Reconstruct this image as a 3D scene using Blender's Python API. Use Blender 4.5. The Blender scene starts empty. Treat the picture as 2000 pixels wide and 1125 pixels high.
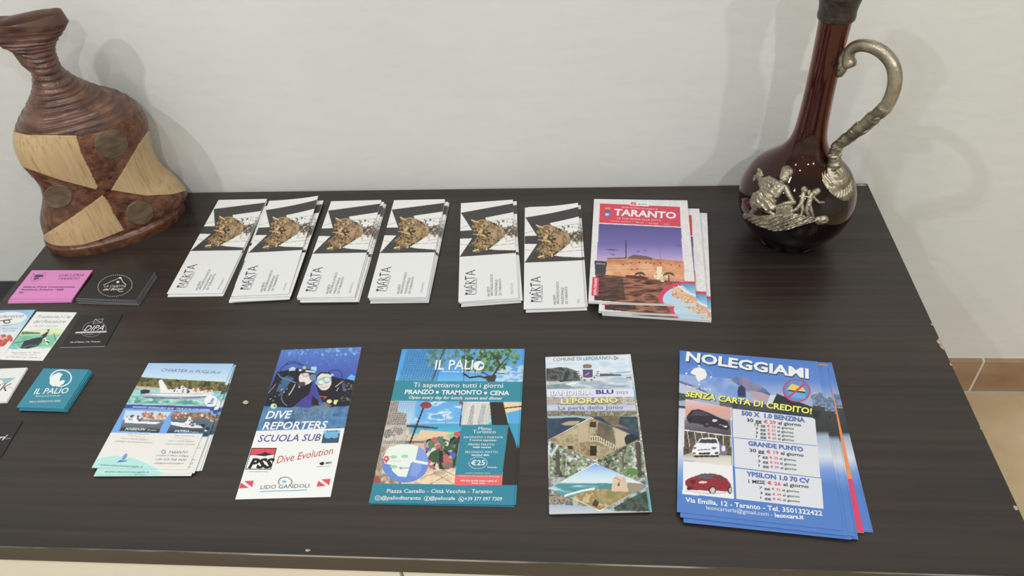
import bpy, bmesh, math, random
import numpy as np
from mathutils import Vector, Matrix
random.seed(7); RNG = np.random.default_rng(7)
SC = bpy.context.scene; COL = SC.collection

# ---------------------------------------------------------------- camera (photo frame 2000 x 1125)
TOP = 0.447                       # height of the sideboard's top above the floor
FPX, PITCH, YAW, ROLL, CAMH = 1526.566, 0.73817265, -0.12187667, -0.08408508, 0.67527717
_cp, _sp, _cy, _sy = math.cos(PITCH), math.sin(PITCH), math.cos(YAW), math.sin(YAW)
FWD = np.array([_sy*_cp, _cy*_cp, -_sp]); _r = np.array([_cy, -_sy, 0.]); _u = np.cross(_r, FWD)
RIGHT = math.cos(ROLL)*_r + math.sin(ROLL)*_u; UP = -math.sin(ROLL)*_r + math.cos(ROLL)*_u
CAM = np.array([0., 0., TOP+CAMH])
cd = bpy.data.cameras.new('camera'); cam = bpy.data.objects.new('camera', cd); COL.objects.link(cam)
cd.sensor_width = 36; cd.lens = 36*FPX/2000; cd.clip_start = 0.02
cam.matrix_world = Matrix(((RIGHT[0], UP[0], -FWD[0], CAM[0]), (RIGHT[1], UP[1], -FWD[1], CAM[1]),
                           (RIGHT[2], UP[2], -FWD[2], CAM[2]), (0, 0, 0, 1)))
SC.camera = cam
# ---------------------------------------------------------------- world, lamps, exposure
w = bpy.data.worlds.new('world'); SC.world = w; w.use_nodes = True
w.node_tree.nodes['Background'].inputs[0].default_value = (0.9, 0.95, 1, 1)
w.node_tree.nodes['Background'].inputs[1].default_value = 0.15
SC.view_settings.view_transform = 'Standard'; SC.view_settings.look = 'None'
SC.view_settings.exposure = 0.1; SC.view_settings.gamma = 1; SC.view_settings.use_curve_mapping = False
CEIL = 2.75
def lamp(x, y, power, size=0.08, z=CEIL-0.06, col=(.955, .985, 1.02)):
    l = bpy.data.lights.new('ceiling_lamp_light', 'AREA'); l.shape = 'DISK'; l.size = size; l.energy = power; l.color = col
    o = bpy.data.objects.new('ceiling_lamp_light', l); COL.objects.link(o); o.location = (x, y, z); return o
lamp(-1.50, -0.60, 20)
lamp(0.45, -1.75, 27)
lamp(-1.9, -3.1, 14)
lamp(0.36, 0.30, 6, size=.1)
lamp(-0.40, -0.50, 7)
lamp(-0.87, 0.05, 3.2, size=.07)
lamp(1.75, -1.9, 28, size=.14)

# ---------------------------------------------------------------- helpers
def ray(x, y): return (x-1000)/FPX*RIGHT - (y-562.5)/FPX*UP + FWD
def on_z(x, y, z): d = ray(x, y); return CAM + d*((z-CAM[2])/d[2])
def on_y(x, y, Y): d = ray(x, y); return CAM + d*(Y/d[1])
def on_plane(x, y, c, n): d = ray(x, y); return CAM + d*(((np.asarray(c)-CAM)@n)/(d@n))
def project(P):
    Q = np.asarray(P)-CAM; k = Q@FWD
    return 1000+FPX*(Q@RIGHT)/k, 562.5-FPX*(Q@UP)/k
def lin(c):
    c = np.asarray(c, float)/255; return np.where(c <= .04045, c/12.92, ((c+.055)/1.055)**2.4)
def ink(c):                                              # printed colour as an albedo
    v = lin(c); y = v@np.array([.2126, .7152, .0722]); return np.clip((v*.88+y*.12)*1.1+.004, 0, .82)
def tag(o, label=None, cat=None, group=None, kind=None):
    if label: o['label'] = label
    if cat: o['category'] = cat
    if group: o['group'] = group
    if kind: o['kind'] = kind
    return o
def thing(name, label, cat, loc=(0, 0, 0), rz=0, group=None):
    o = bpy.data.objects.new(name, None); COL.objects.link(o); o.empty_display_size = .02
    o.location = tuple(float(v) for v in loc); o.rotation_euler = (0, 0, rz); return tag(o, label, cat, group)
def obj(name, me, mat=None, parent=None, label=None):
    o = bpy.data.objects.new(name, me); COL.objects.link(o)
    if mat is not None and not me.materials: me.materials.append(mat)
    if parent is not None: o.parent = parent
    if label: o['label'] = label
    return o
def mesh_np(name, V, F, smooth=False, col=None):
    """V (n,3); F (m,k) array or list of index lists; col (n,3) linear colours"""
    me = bpy.data.meshes.new(name); V = np.asarray(V, np.float32)
    if isinstance(F, np.ndarray):
        m, k = F.shape
        me.vertices.add(len(V)); me.vertices.foreach_set('co', V.ravel())
        me.loops.add(m*k); me.loops.foreach_set('vertex_index', F.astype(np.int32).ravel())
        me.polygons.add(m); me.polygons.foreach_set('loop_start', np.arange(0, m*k, k, dtype=np.int32))
        me.update(calc_edges=True)
    else:
        me.from_pydata([tuple(map(float, v)) for v in V], [], F)
    if smooth: me.polygons.foreach_set('use_smooth', np.ones(len(me.polygons), bool))
    if col is not None:
        a = me.color_attributes.new('Col', 'FLOAT_COLOR', 'POINT')
        c4 = np.ones((len(V), 4), np.float32); c4[:, :3] = col; a.data.foreach_set('color', c4.ravel())
    me.validate(); me.update(); return me
def grid_faces(nx, ny, mask=None):
    i = np.arange(ny-1)[:, None]*nx + np.arange(nx-1)[None, :]
    f = np.stack([i, i+1, i+1+nx, i+nx], -1)
    return f.reshape(-1, 4) if mask is None else f[mask]
def box_me(name, x0, x1, y0, y1, z0, z1, bevel=0, seg=2):
    bm = bmesh.new(); bmesh.ops.create_cube(bm, size=1)
    for v in bm.verts: v.co = ((x0+x1)/2+v.co.x*(x1-x0), (y0+y1)/2+v.co.y*(y1-y0), (z0+z1)/2+v.co.z*(z1-z0))
    if bevel: bmesh.ops.bevel(bm, geom=bm.edges[:], offset=bevel, segments=seg, affect='EDGES', profile=.5)
    me = bpy.data.meshes.new(name); bm.to_mesh(me); bm.free(); return me
def pip(px, py, poly):
    p = np.asarray(poly, float); ins = np.zeros(np.shape(px), bool); j = len(p)-1
    for i in range(len(p)):
        xi, yi, xj, yj = p[i, 0], p[i, 1], p[j, 0], p[j, 1]
        if yi != yj: ins ^= ((yi > py) != (yj > py)) & (px < (xj-xi)*(py-yi)/(yj-yi)+xi)
        j = i
    return ins
def seg_dist(px, py, a, b):
    ax, ay = a; dx, dy = b[0]-ax, b[1]-ay; L = dx*dx+dy*dy+1e-12
    t = np.clip(((px-ax)*dx+(py-ay)*dy)/L, 0, 1)
    return np.hypot(px-ax-t*dx, py-ay-t*dy), t
def noise2(x, y, seed=0, oct=3):
    """cheap value noise on arrays"""
    x, y = np.broadcast_arrays(x, y); out = np.zeros(np.shape(x)); amp = 1; tot = 0
    for o in range(oct):
        xi, yi = np.floor(x).astype(int), np.floor(y).astype(int); fx, fy = x-xi, y-yi
        fx = fx*fx*(3-2*fx); fy = fy*fy*(3-2*fy)
        def h(a, b):
            n = (a*374761393+b*668265263+(seed+o*17)*1442695041) & 0x7fffffff
            n = ((n ^ (n >> 13))*1274126177) & 0x7fffffff
            return ((n ^ (n >> 16)) & 0xffff)/65535.
        v = (h(xi, yi)*(1-fx)+h(xi+1, yi)*fx)*(1-fy)+(h(xi, yi+1)*(1-fx)+h(xi+1, yi+1)*fx)*fy
        out += v*amp; tot += amp; amp *= .5; x = x*2.03; y = y*2.03
    return out/tot

# ---------------------------------------------------------------- materials
def new_mat(name, base=(.5, .5, .5), rough=.5, metal=0, spec=.5):
    m = bpy.data.materials.new(name); m.use_nodes = True; b = m.node_tree.nodes['Principled BSDF']
    b.inputs['Base Color'].default_value = (*[float(v) for v in base], 1); b.inputs['Roughness'].default_value = rough
    b.inputs['Metallic'].default_value = metal; b.inputs['Specular IOR Level'].default_value = spec
    return m, m.node_tree, b
def nd(nt, typ, **kw):
    n = nt.nodes.new(typ)
    for k, v in kw.items():
        if k in n.inputs: n.inputs[k].default_value = v
        else: setattr(n, k, v)
    return n
def coords(nt, scale=(1, 1, 1), kind='Object', rot=(0, 0, 0)):
    t = nd(nt, 'ShaderNodeTexCoord'); mp = nd(nt, 'ShaderNodeMapping'); mp.inputs['Scale'].default_value = scale
    mp.inputs['Rotation'].default_value = rot
    nt.links.new(t.outputs[kind], mp.inputs[0]); return mp.outputs[0]
def ramp(nt, fac, stops):
    r = nd(nt, 'ShaderNodeValToRGB'); e = r.color_ramp.elements
    while len(e) < len(stops): e.new(.5)
    for i, (p, c) in enumerate(stops): e[i].position = p; e[i].color = (*[float(v) for v in c], 1)
    nt.links.new(fac, r.inputs[0]); return r.outputs[0]
def noisy(name, stops, scale=(10, 10, 10), nscale=1., detail=4, rough=.5, bump=0, metal=0, spec=.5, kind='Object', bscale=None, rot=(0, 0, 0), dist=0):
    m, nt, b = new_mat(name, (1, 1, 1), rough, metal, spec)
    n = nd(nt, 'ShaderNodeTexNoise', Scale=nscale, Detail=detail, Distortion=dist); nt.links.new(coords(nt, scale, kind, rot), n.inputs['Vector'])
    nt.links.new(ramp(nt, n.outputs['Fac'], stops), b.inputs['Base Color'])
    if bump:
        src = n
        if bscale:
            src = nd(nt, 'ShaderNodeTexNoise', Scale=1., Detail=3); nt.links.new(coords(nt, bscale, kind), src.inputs['Vector'])
        bp = nd(nt, 'ShaderNodeBump', Strength=bump, Distance=.002); nt.links.new(src.outputs['Fac'], bp.inputs['Height'])
        nt.links.new(bp.outputs[0], b.inputs['Normal'])
    return m
def print_mat(name, rough):
    m, nt, b = new_mat(name, rough=rough, spec=.35)
    a = nd(nt, 'ShaderNodeVertexColor', layer_name='Col'); nt.links.new(a.outputs[0], b.inputs['Base Color']); return m
M_WALL = noisy('painted_plaster', [(.3, (.70, .70, .665)), (.7, (.745, .745, .71))], (6, 6, 6), rough=.75, bump=.35, bscale=(24, 24, 60), spec=.25)
M_CEIL = new_mat('ceiling_paint', (.78, .77, .74), .8)[0]
M_FLOOR = noisy('sand_floor_tile', [(.25, (.46, .35, .20)), (.5, (.57, .435, .255)), (.75, (.65, .52, .34))], (9, 9, 9), detail=7, rough=.35, bump=.05)
M_GROUT = new_mat('grout', (.68, .62, .52), .85)[0]
M_SKIRT = noisy('brown_skirting_tile', [(.3, (.29, .175, .10)), (.7, (.42, .275, .165))], (8, 8, 30), rough=.4)
M_WOOD = None
def wood():
    m, nt, b = new_mat('wenge_veneer', rough=.34, spec=.6)
    n = nd(nt, 'ShaderNodeTexNoise', Scale=1., Detail=5, Distortion=.25); nt.links.new(coords(nt, (2.2, 150, 60)), n.inputs['Vector'])
    n2 = nd(nt, 'ShaderNodeTexNoise', Scale=1., Detail=3); nt.links.new(coords(nt, (1.2, 18, 5)), n2.inputs['Vector'])
    mx = nd(nt, 'ShaderNodeMath', operation='MULTIPLY_ADD'); mx.inputs[1].default_value = .5
    nt.links.new(n2.outputs['Fac'], mx.inputs[0])
    h = nd(nt, 'ShaderNodeMath', operation='MULTIPLY'); h.inputs[1].default_value = .5; nt.links.new(n.outputs['Fac'], h.inputs[0]); nt.links.new(h.outputs[0], mx.inputs[2])
    nt.links.new(ramp(nt, mx.outputs[0], [(.34, (.0130, .0088, .0072)), (.5, (.0245, .0175, .0145)), (.66, (.038, .0285, .0245))]), b.inputs['Base Color'])
    bp = nd(nt, 'ShaderNodeBump', Strength=.22, Distance=.0006); nt.links.new(n.outputs['Fac'], bp.inputs['Height']); nt.links.new(bp.outputs[0], b.inputs['Normal'])
    return m
M_WOOD = wood()
M_EDGE = noisy('dark_edge_band', [(.3, (.035, .028, .022)), (.7, (.05, .041, .033))], (3, 60, 60), rough=.42)
M_WORN = noisy('worn_edge', [(.42, (.05, .04, .034)), (.62, (.32, .27, .23))], (9, 9, 9), rough=.6)
M_CHIP = noisy('bare_chipboard', [(.3, (.32, .25, .17)), (.7, (.5, .42, .31))], (300, 300, 300), rough=.9)
M_CREAM = noisy('cream_lacquer', [(.3, (.78, .735, .62)), (.7, (.82, .78, .665))], (2, 2, 2), rough=.3)
M_DARK = noisy('black_laminate', [(.3, (.012, .011, .010)), (.7, (.02, .018, .016))], (4, 60, 4), rough=.5)
M_PAPER = new_mat('white_paper', (.77, .77, .76), .6, spec=.3)[0]
M_PINK = new_mat('pink_card', ink((214, 130, 190)), .6, spec=.3)[0]
M_BLACKCARD = new_mat('black_card', (.022, .021, .02), .45, spec=.4)[0]
M_GREYCARD = new_mat('grey_card_edge', (.42, .43, .45), .6)[0]
M_TEAL = new_mat('teal_card', ink((40, 132, 155)), .5, spec=.35)[0]
M_AQUA = new_mat('aqua_paper', ink((170, 215, 208)), .5)[0]
M_BLUE = new_mat('blue_paper', ink((70, 118, 190)), .45)[0]
M_PRINT = print_mat('printed_ink', .42); M_GLOSS = print_mat('printed_ink_gloss', .33)

# ---------------------------------------------------------------- room
WALL = 0.960
def struct(name, me, mat): return tag(obj(name, me, mat), kind='structure')
floor = struct('floor', box_me('floor', -3, 3, -4, WALL, -.06, -.002), M_GROUT)
struct('wall_back', box_me('wall_back', -3.1, 3.1, WALL, WALL+.1, -.06, CEIL+.1), M_WALL)
struct('wall_left', box_me('wall_left', -3.1, -3, -4, WALL, -.06, CEIL+.1), M_WALL)
struct('wall_right', box_me('wall_right', 3, 3.1, -4, WALL, -.06, CEIL+.1), M_WALL)
struct('wall_front', box_me('wall_front', -3.1, 3.1, -4.1, -4, -.06, CEIL+.1), M_WALL)
struct('ceiling', box_me('ceiling', -3, 3, -4, WALL, CEIL, CEIL+.1), M_CEIL)
tile_me = box_me('tile', .0015, .4485, .0015, .4485, -.002, 0, .0006, 1)
for ix in range(-4, 5):
    for iy in range(6):
        t = obj('tile', tile_me, M_FLOOR, floor); t.location = (.6+.45*ix, WALL-.0125-.45*(iy+1), 0)
bb = struct('baseboard_back', box_me('baseboard', -3, 3, WALL-.0112, WALL, 0, .080), M_GROUT)
sk_me = box_me('skirting_tile', .0022, .3278, WALL-.0122, WALL-.004, .003, .081, .0005, 1)
for k in range(-11, 8):
    t = obj('tile', sk_me, M_SKIRT, bb); t.location.x = .684+.33*k

# ---------------------------------------------------------------- low sideboard
SB = thing('low_sideboard', 'low sideboard with a dark wenge top and cream doors against the white wall', 'sideboard', (-.1845, .66, 0))
OX, OY = -.1845, .66
def rel(me): me.transform(Matrix.Translation((-OX, -OY, 0))); return me
top = obj('top_panel', rel(box_me('top_panel', -.776, .407, .361, .957, TOP-.026, TOP, .0007, 2)), M_WOOD, SB, 'dark wenge veneer top with streaky grain')
me = rel(box_me('edge', -.775, .406, .3604, .3612, TOP-.0255, TOP-.0012)); obj('edge_band', me, M_EDGE, top)
obj('worn_edge', rel(box_me('worn_edge', -.774, .405, .3602, .3612, TOP-.0011, TOP+.00012)), M_WORN, top)
obj('carcass', rel(box_me('carcass', -.766, .397, .386, .953, .06, TOP-.0262)), M_DARK, SB)
obj('plinth', rel(box_me('plinth', -.74, .37, .42, .94, 0, .06)), M_DARK, SB)
GX = float(on_y(783, 1119, .366)[0])
for x0, x1 in ((-.766, GX-.0016), (GX+.0016, .397)):
    d = obj('door', rel(box_me('door', x0, x1, .366, .3855, .065, TOP-.0265, .0012, 2)), M_CREAM, SB)
    s = 1 if x0 < GX-.1 else -1
    hx = (x1-.05) if s > 0 else (x0+.05)
    obj('handle', rel(box_me('handle', hx-.006, hx+.006, .345, .3655, .2, .32, .003, 2)), M_DARK, d)
def chip(px, py, rx, ry, side=0):
    p = on_z(px, py, TOP); n = 9; V = []; 
    for k in range(n):
        a = 2*math.pi*k/n; r = random.uniform(.65, 1.15); V.append((p[0]-OX+rx*r*math.cos(a), p[1]-OY+ry*r*math.sin(a), TOP+.00025))
    V += [(a, b, TOP-.002) for a, b, c in V]
    F = [list(range(n))]+[[k, (k+1) % n, (k+1) % n+n, k+n] for k in range(n)]
    obj('chip', mesh_np('chip', V, F), M_CHIP, top)
chip(1835.5, 668, .0035, .006); chip(1839, 677, .002, .005); chip(1682, 361.8, .0085, .0022); chip(1857, 712, .0012, .003); chip(601, 1075, .003, .0014)
chip(1916, 837, .001, .0016); chip(1984, 992, .002, .003); chip(1820, 634, .001, .002)
# dark low cabinet at the left
LC = thing('dark_cabinet', 'low black cabinet standing in the shade beyond the left end of the sideboard', 'cabinet', (-1.16, .76, 0))
zt = float(on_y(20, 549.5, WALL-.004)[2])
obj('body', box_me('body', -.36, .355, -.19, .196, .03, zt-.02), M_DARK, LC); obj('top_panel', box_me('top', -.365, .36, -.196, .197, zt-.0198, zt, .001), M_DARK, LC)
for sx in (-.33, .32):
    for sy in (-.17, .17): obj('foot', box_me('foot', sx-.015, sx+.015, sy-.015, sy+.015, 0, .0298), M_DARK, LC)

# ---------------------------------------------------------------- ceramic vase at the left
def catmull(P, n):
    P = np.asarray(P, float); m = len(P); out = []
    Q = np.vstack([2*P[0]-P[1], P, 2*P[-1]-P[-2]])
    for t in np.linspace(0, m-1-1e-9, n):
        i = int(t); f = t-i; a, b, c, d = Q[i], Q[i+1], Q[i+2], Q[i+3]
        out.append(.5*((2*b)+(c-a)*f+(2*a-5*b+4*c-d)*f*f+(3*b-a-3*c+d)*f**3))
    return np.array(out)
def vase():
    C = np.array([-.686, .877, TOP]); ax = np.array([.868, .495, 0]); nn = np.array([-.495, .868, 0])
    s = .4624                                   # outline read off a crop of the photograph, put on the vase's own mid plane
    rows = [((172, 975), (797, 845), .058), ((168, 930), (790, 812), .057), ((178, 840), (748, 757), .054), ((166, 780), (692, 710), .053),
            ((130, 730), (650, 640), .054), ((85, 680), (632, 570), .056), ((58, 615), (624, 510), .057), ((56, 568), (597, 455), .055),
            ((70, 525), (532, 410), .050), ((100, 465), (452, 386), .041), ((128, 405), (372, 358), .033), ((136, 350), (310, 326), .027),
            ((130, 300), (262, 284), .023), ((102, 250), (242, 238), .021), ((58, 216), (233, 200), .0185), ((-8, 190), (243, 168), .0165),
            ((-75, 146), (272, 128), .0165), ((-104, 90), (292, 88), .0195)]
    pts = []
    for L, R, b in rows:
        l, r = [on_plane(p[0]*s, p[1]*s, C, nn)-C for p in (L, R)]
        pts.append((l@ax, l[2], r@ax, r[2], b))
    pts = np.array(pts)
    h0 = max(.012, pts[0, 1]); sh = .017
    # base rim: straight band under the first row
    base = np.array([[-.097, 0, .097, 0, .060], [-.098, .006, .098, .006, .061], [-.098, .0125, .098, .0125, .061], [-.0965, .0150, .0965, .0150, .0585]])
    body = pts.copy(); low = np.minimum(body[:, 1], body[:, 3])
    body[:, 1] = np.maximum(body[:, 1], .0175); body[:, 3] = np.maximum(body[:, 3], .0175)
    body[0] = [-.0955, .0185, .0955, .0185, .0575]
    K1 = 760; rb = catmull(body, K1)
    inner = []
    for k, (dh, sc_) in enumerate(((.0035, .95), (.002, .90), (-.004, .86), (-.015, .82), (-.03, .70), (-.05, .6), (-.07, .55))):
        c = body[-1] if dh > -.02 else body[-3 if dh > -.06 else -4]
        m = (c[0]+c[2])/2; hw = (c[2]-c[0])/2*sc_; hh = (body[-1][1]+body[-1][3])/2+dh
        inner.append([m-hw, hh, m+hw, hh, body[-1][4]*sc_])
    rings = np.vstack([catmull(base, 14), rb, np.array(inner)])
    nb, n1 = 14, K1; M = 540
    th = np.linspace(0, 2*math.pi, M, endpoint=False)
    ct, st = np.cos(th), np.sin(th); rr_ = (np.abs(ct)**2.2+np.abs(st)**2.2)**(-1/2.2); cx = ct*rr_; cyy = st*rr_
    mid = (rings[:, [0, 1]]+rings[:, [2, 3]])/2; half = (rings[:, [2, 3]]-rings[:, [0, 1]])/2
    S = mid[:, :1]+half[:, :1]*cx; Hh = mid[:, 1:]+half[:, 1:]*cx; N = rings[:, 4:]*cyy
    P = C+S[..., None]*ax+N[..., None]*nn+Hh[..., None]*np.array([0, 0, 1.])
    tt = np.concatenate([np.full(nb, -1.), np.linspace(0, 1, n1), np.full(len(inner), 2.)])
    # normals by differences, for ribs and raised discs
    dth = np.roll(P, -1, 1)-np.roll(P, 1, 1); dk = np.gradient(P, axis=0)
    nrm = np.cross(dth, dk); nrm /= np.linalg.norm(nrm, axis=-1, keepdims=True)+1e-12
    Pf = P.copy(); Pf[:, M//2+1:] = P[:, M//2+1:]
    # classification uses the camera-facing half; the far half mirrors it
    idx = np.arange(M); front = np.where(st <= 0, idx, (M-idx) % M)
    Q = P[:, front]; px, py = project(Q.reshape(-1, 3)); px = px.reshape(P.shape[:2])/s; py = py.reshape(P.shape[:2])/s
    A = [(-200, 540), (55, 556), (110, 570), (320, 574), (338, 640), (375, 715), (412, 790), (405, 800), (260, 762), (125, 715), (60, 690), (-200, 640)]
    B = [(626, 556), (585, 610), (545, 680), (505, 745), (468, 803), (540, 815), (620, 827), (730, 822), (790, 806), (1000, 780), (1000, 520)]
    Cc = [(432, 826), (330, 900), (190, 990), (150, 1010), (215, 1052), (330, 1040), (430, 1010), (522, 972), (480, 905), (455, 850)]
    discs = [(470, 608, 70, 60), (246, 830, 60, 48), (590, 900, 58, 48)]
    cls = np.zeros(P.shape[:2], int)                       # 0 bark body
    ribline = np.interp(px, [0, 60, 330, 420, 520, 600, 660], [548, 556, 572, 556, 515, 470, 440])
    cls[(py < ribline) & (tt[:, None] >= 0)] = 1
    for k, poly in enumerate((A, B, Cc)): cls[pip(px, py, poly) & (tt[:, None] >= 0)] = 2+k
    for k, (x, y, a, b) in enumerate(discs): cls[(((px-x)/a)**2+((py-y)/b)**2 < 1+.04*np.sin(px*.16+k)*np.sin(py*.13)) & (tt[:, None] >= 0) & (cls < 2) & (st <= 0)[None, :]] = 5+k
    cls[tt < -.5] = 8; cls[tt > 1.5] = 9
    cls[-len(inner)-6:-len(inner)] = 10
    dsp = np.zeros(P.shape[:2])
    ph = tt[:, None]*215+noise2(tt[:, None]*40+0*th[None, :], 0*tt[:, None]+.5+0*th[None, :], 3)*5+noise2(cx[None, :]*1.5+3, tt[:, None]*9, 3)*3
    rib = np.sin(ph)-.35*np.maximum(0, np.sin(ph*.37+1))
    grow = np.clip((tt[:, None]-.42)/.06, 0, 1)*np.clip((.985-tt[:, None])/.10, 0, 1)
    dsp += np.where(cls == 1, 0.00075*rib*grow+.0005*(noise2(th[None, :]*9, tt[:, None]*60, 5)-.5)*grow, 0)
    dsp += np.where((cls == 0), .0012*(noise2(th[None, :]*14, tt[:, None]*70, 8)-.5)-.0003, 0)
    dsp += np.where((cls >= 5) & (cls <= 7), .0009, 0)+np.where((cls >= 2) & (cls <= 4), .0004, 0)
    P = P+nrm*dsp[..., None]
    P[..., 2] = np.maximum(P[..., 2], TOP)
    K = len(rings)
    i = np.arange(K-1)[:, None]*M; j = np.arange(M)[None, :]; j2 = (j+1) % M
    F = np.stack([i+j, i+j2, i+M+j2, i+M+j], -1)
    fc = cls[:-1]
    V = P.reshape(-1, 3)-C
    root = thing('ceramic_vase', 'lopsided brown ceramic vase with ribbed neck and wood-look patches, by the wall', 'vase', C)
    bark = noisy('bark_glaze', [(.3, (.042, .016, .009)), (.52, (.13, .048, .024)), (.75, (.23, .10, .05))], (75, 75, 75), detail=6, rough=.3, bump=.3, dist=.6)
    neckm = noisy('ribbed_brown_glaze', [(.28, (.04, .020, .016)), (.5, (.115, .052, .036)), (.75, (.22, .115, .075))], (40, 40, 110), detail=5, rough=.3, bump=.3)
    lipm = noisy('brown_glaze', [(.3, (.10, .055, .042)), (.7, (.15, .085, .065))], (30, 30, 30), rough=.32)
    panel = noisy('pale_wood_glaze', [(.22, (.30, .175, .075)), (.42, (.49, .335, .165)), (.75, (.58, .42, .23))], (300, 300, 9), detail=3, rough=.38, bump=.2, rot=(0, .28, 0))
    discm = noisy('disc_glaze', [(.3, (.085, .052, .028)), (.7, (.17, .115, .066))], (60, 60, 140), rough=.36, bump=.2)
    def pc(name, ks, mat, label=None):
        msk = np.isin(fc, ks); f = F[msk]
        if not len(f): return
        u, inv = np.unique(f, return_inverse=True); return obj(name, mesh_np(name, V[u], inv.reshape(f.shape), True), mat, root, label)
    pc('body', [0], bark, 'dark brown bark-textured body'); pc('ribbed_neck', [1], neckm, 'ribbed brown neck and shoulder'); pc('lip', [10], lipm)
    for k in (2, 3, 4): pc('wood_panel', [k], panel, 'pale streaked wood-look panel')
    for k in (5, 6, 7): pc('disc', [k], discm, 'round grey-brown disc')
    pc('base_rim', [8], bark); pc('interior', [9], lipm)
    bot = obj('base', mesh_np('base', V[:M], [list(range(M-1, -1, -1))]), bark, root)
    return root
vase()

# ---------------------------------------------------------------- brown glass bottle with pewter mounts
HC, RA, RB = .065, .0717, .067
BC = on_z(1555, 383, TOP+HC)                 # centre of the bulb
BASE = np.array([BC[0], BC[1], TOP])
def lathe(prof, M=96, close=True):
    prof = np.asarray(prof, float); th = np.linspace(0, 2*math.pi, M, endpoint=False); K = len(prof)
    V = np.stack([prof[:, :1]*np.cos(th), prof[:, :1]*np.sin(th), np.repeat(prof[:, 1:], M, 1)], -1).reshape(-1, 3)
    i = np.arange(K-1)[:, None]*M; j = np.arange(M)[None, :]; j2 = (j+1) % M
    return V, np.stack([i+j, i+j2, i+M+j2, i+M+j], -1).reshape(-1, 4)
def bulb_hit(px, py):
    d = np.stack([ray(a, b) for a, b in zip(np.ravel(px), np.ravel(py))]); S = np.array([1/RA, 1/RA, 1/RB])
    o = (CAM-BC)*S; D = d*S; A = (D*D).sum(1); B = D@o; c = o@o-1; disc = np.maximum(B*B-A*c, 0)
    t = (-B-np.sqrt(disc))/A; P = CAM+d*t[:, None]; n = (P-BC)*S*S; n /= np.linalg.norm(n, axis=1, keepdims=True)
    return P, n, (B*B-A*c) > 0
def tube(path, rad, M=16, caps=True, squash=None):
    path = np.asarray(path, float); n = len(path); rad = np.broadcast_to(rad, (n,)).astype(float)
    T = np.gradient(path, axis=0); T /= np.linalg.norm(T, axis=1, keepdims=True); up = np.array([0.31, -.9, .3])
    V = []
    for k in range(n):
        a = np.cross(T[k], up); a /= np.linalg.norm(a); b = np.cross(a, T[k]); up = b
        th = np.linspace(0, 2*math.pi, M, endpoint=False)
        V.append(path[k]+rad[k]*(np.cos(th)[:, None]*a+np.sin(th)[:, None]*b))
    V = np.vstack(V); i = np.arange(n-1)[:, None]*M; j = np.arange(M)[None, :]; j2 = (j+1) % M
    F = [list(map(int, f)) for f in np.stack([i+j, i+j2, i+M+j2, i+M+j], -1).reshape(-1, 4)]
    F += [list(range(M-1, -1, -1)), list(range((n-1)*M, n*M))]
    return V, F
def merge(parts):
    V, F, o = [], [], 0
    for v, f in parts:
        V.append(v); F += [[int(k)+o for k in q] for q in f]; o += len(v)
    return np.vstack(V), F
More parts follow.
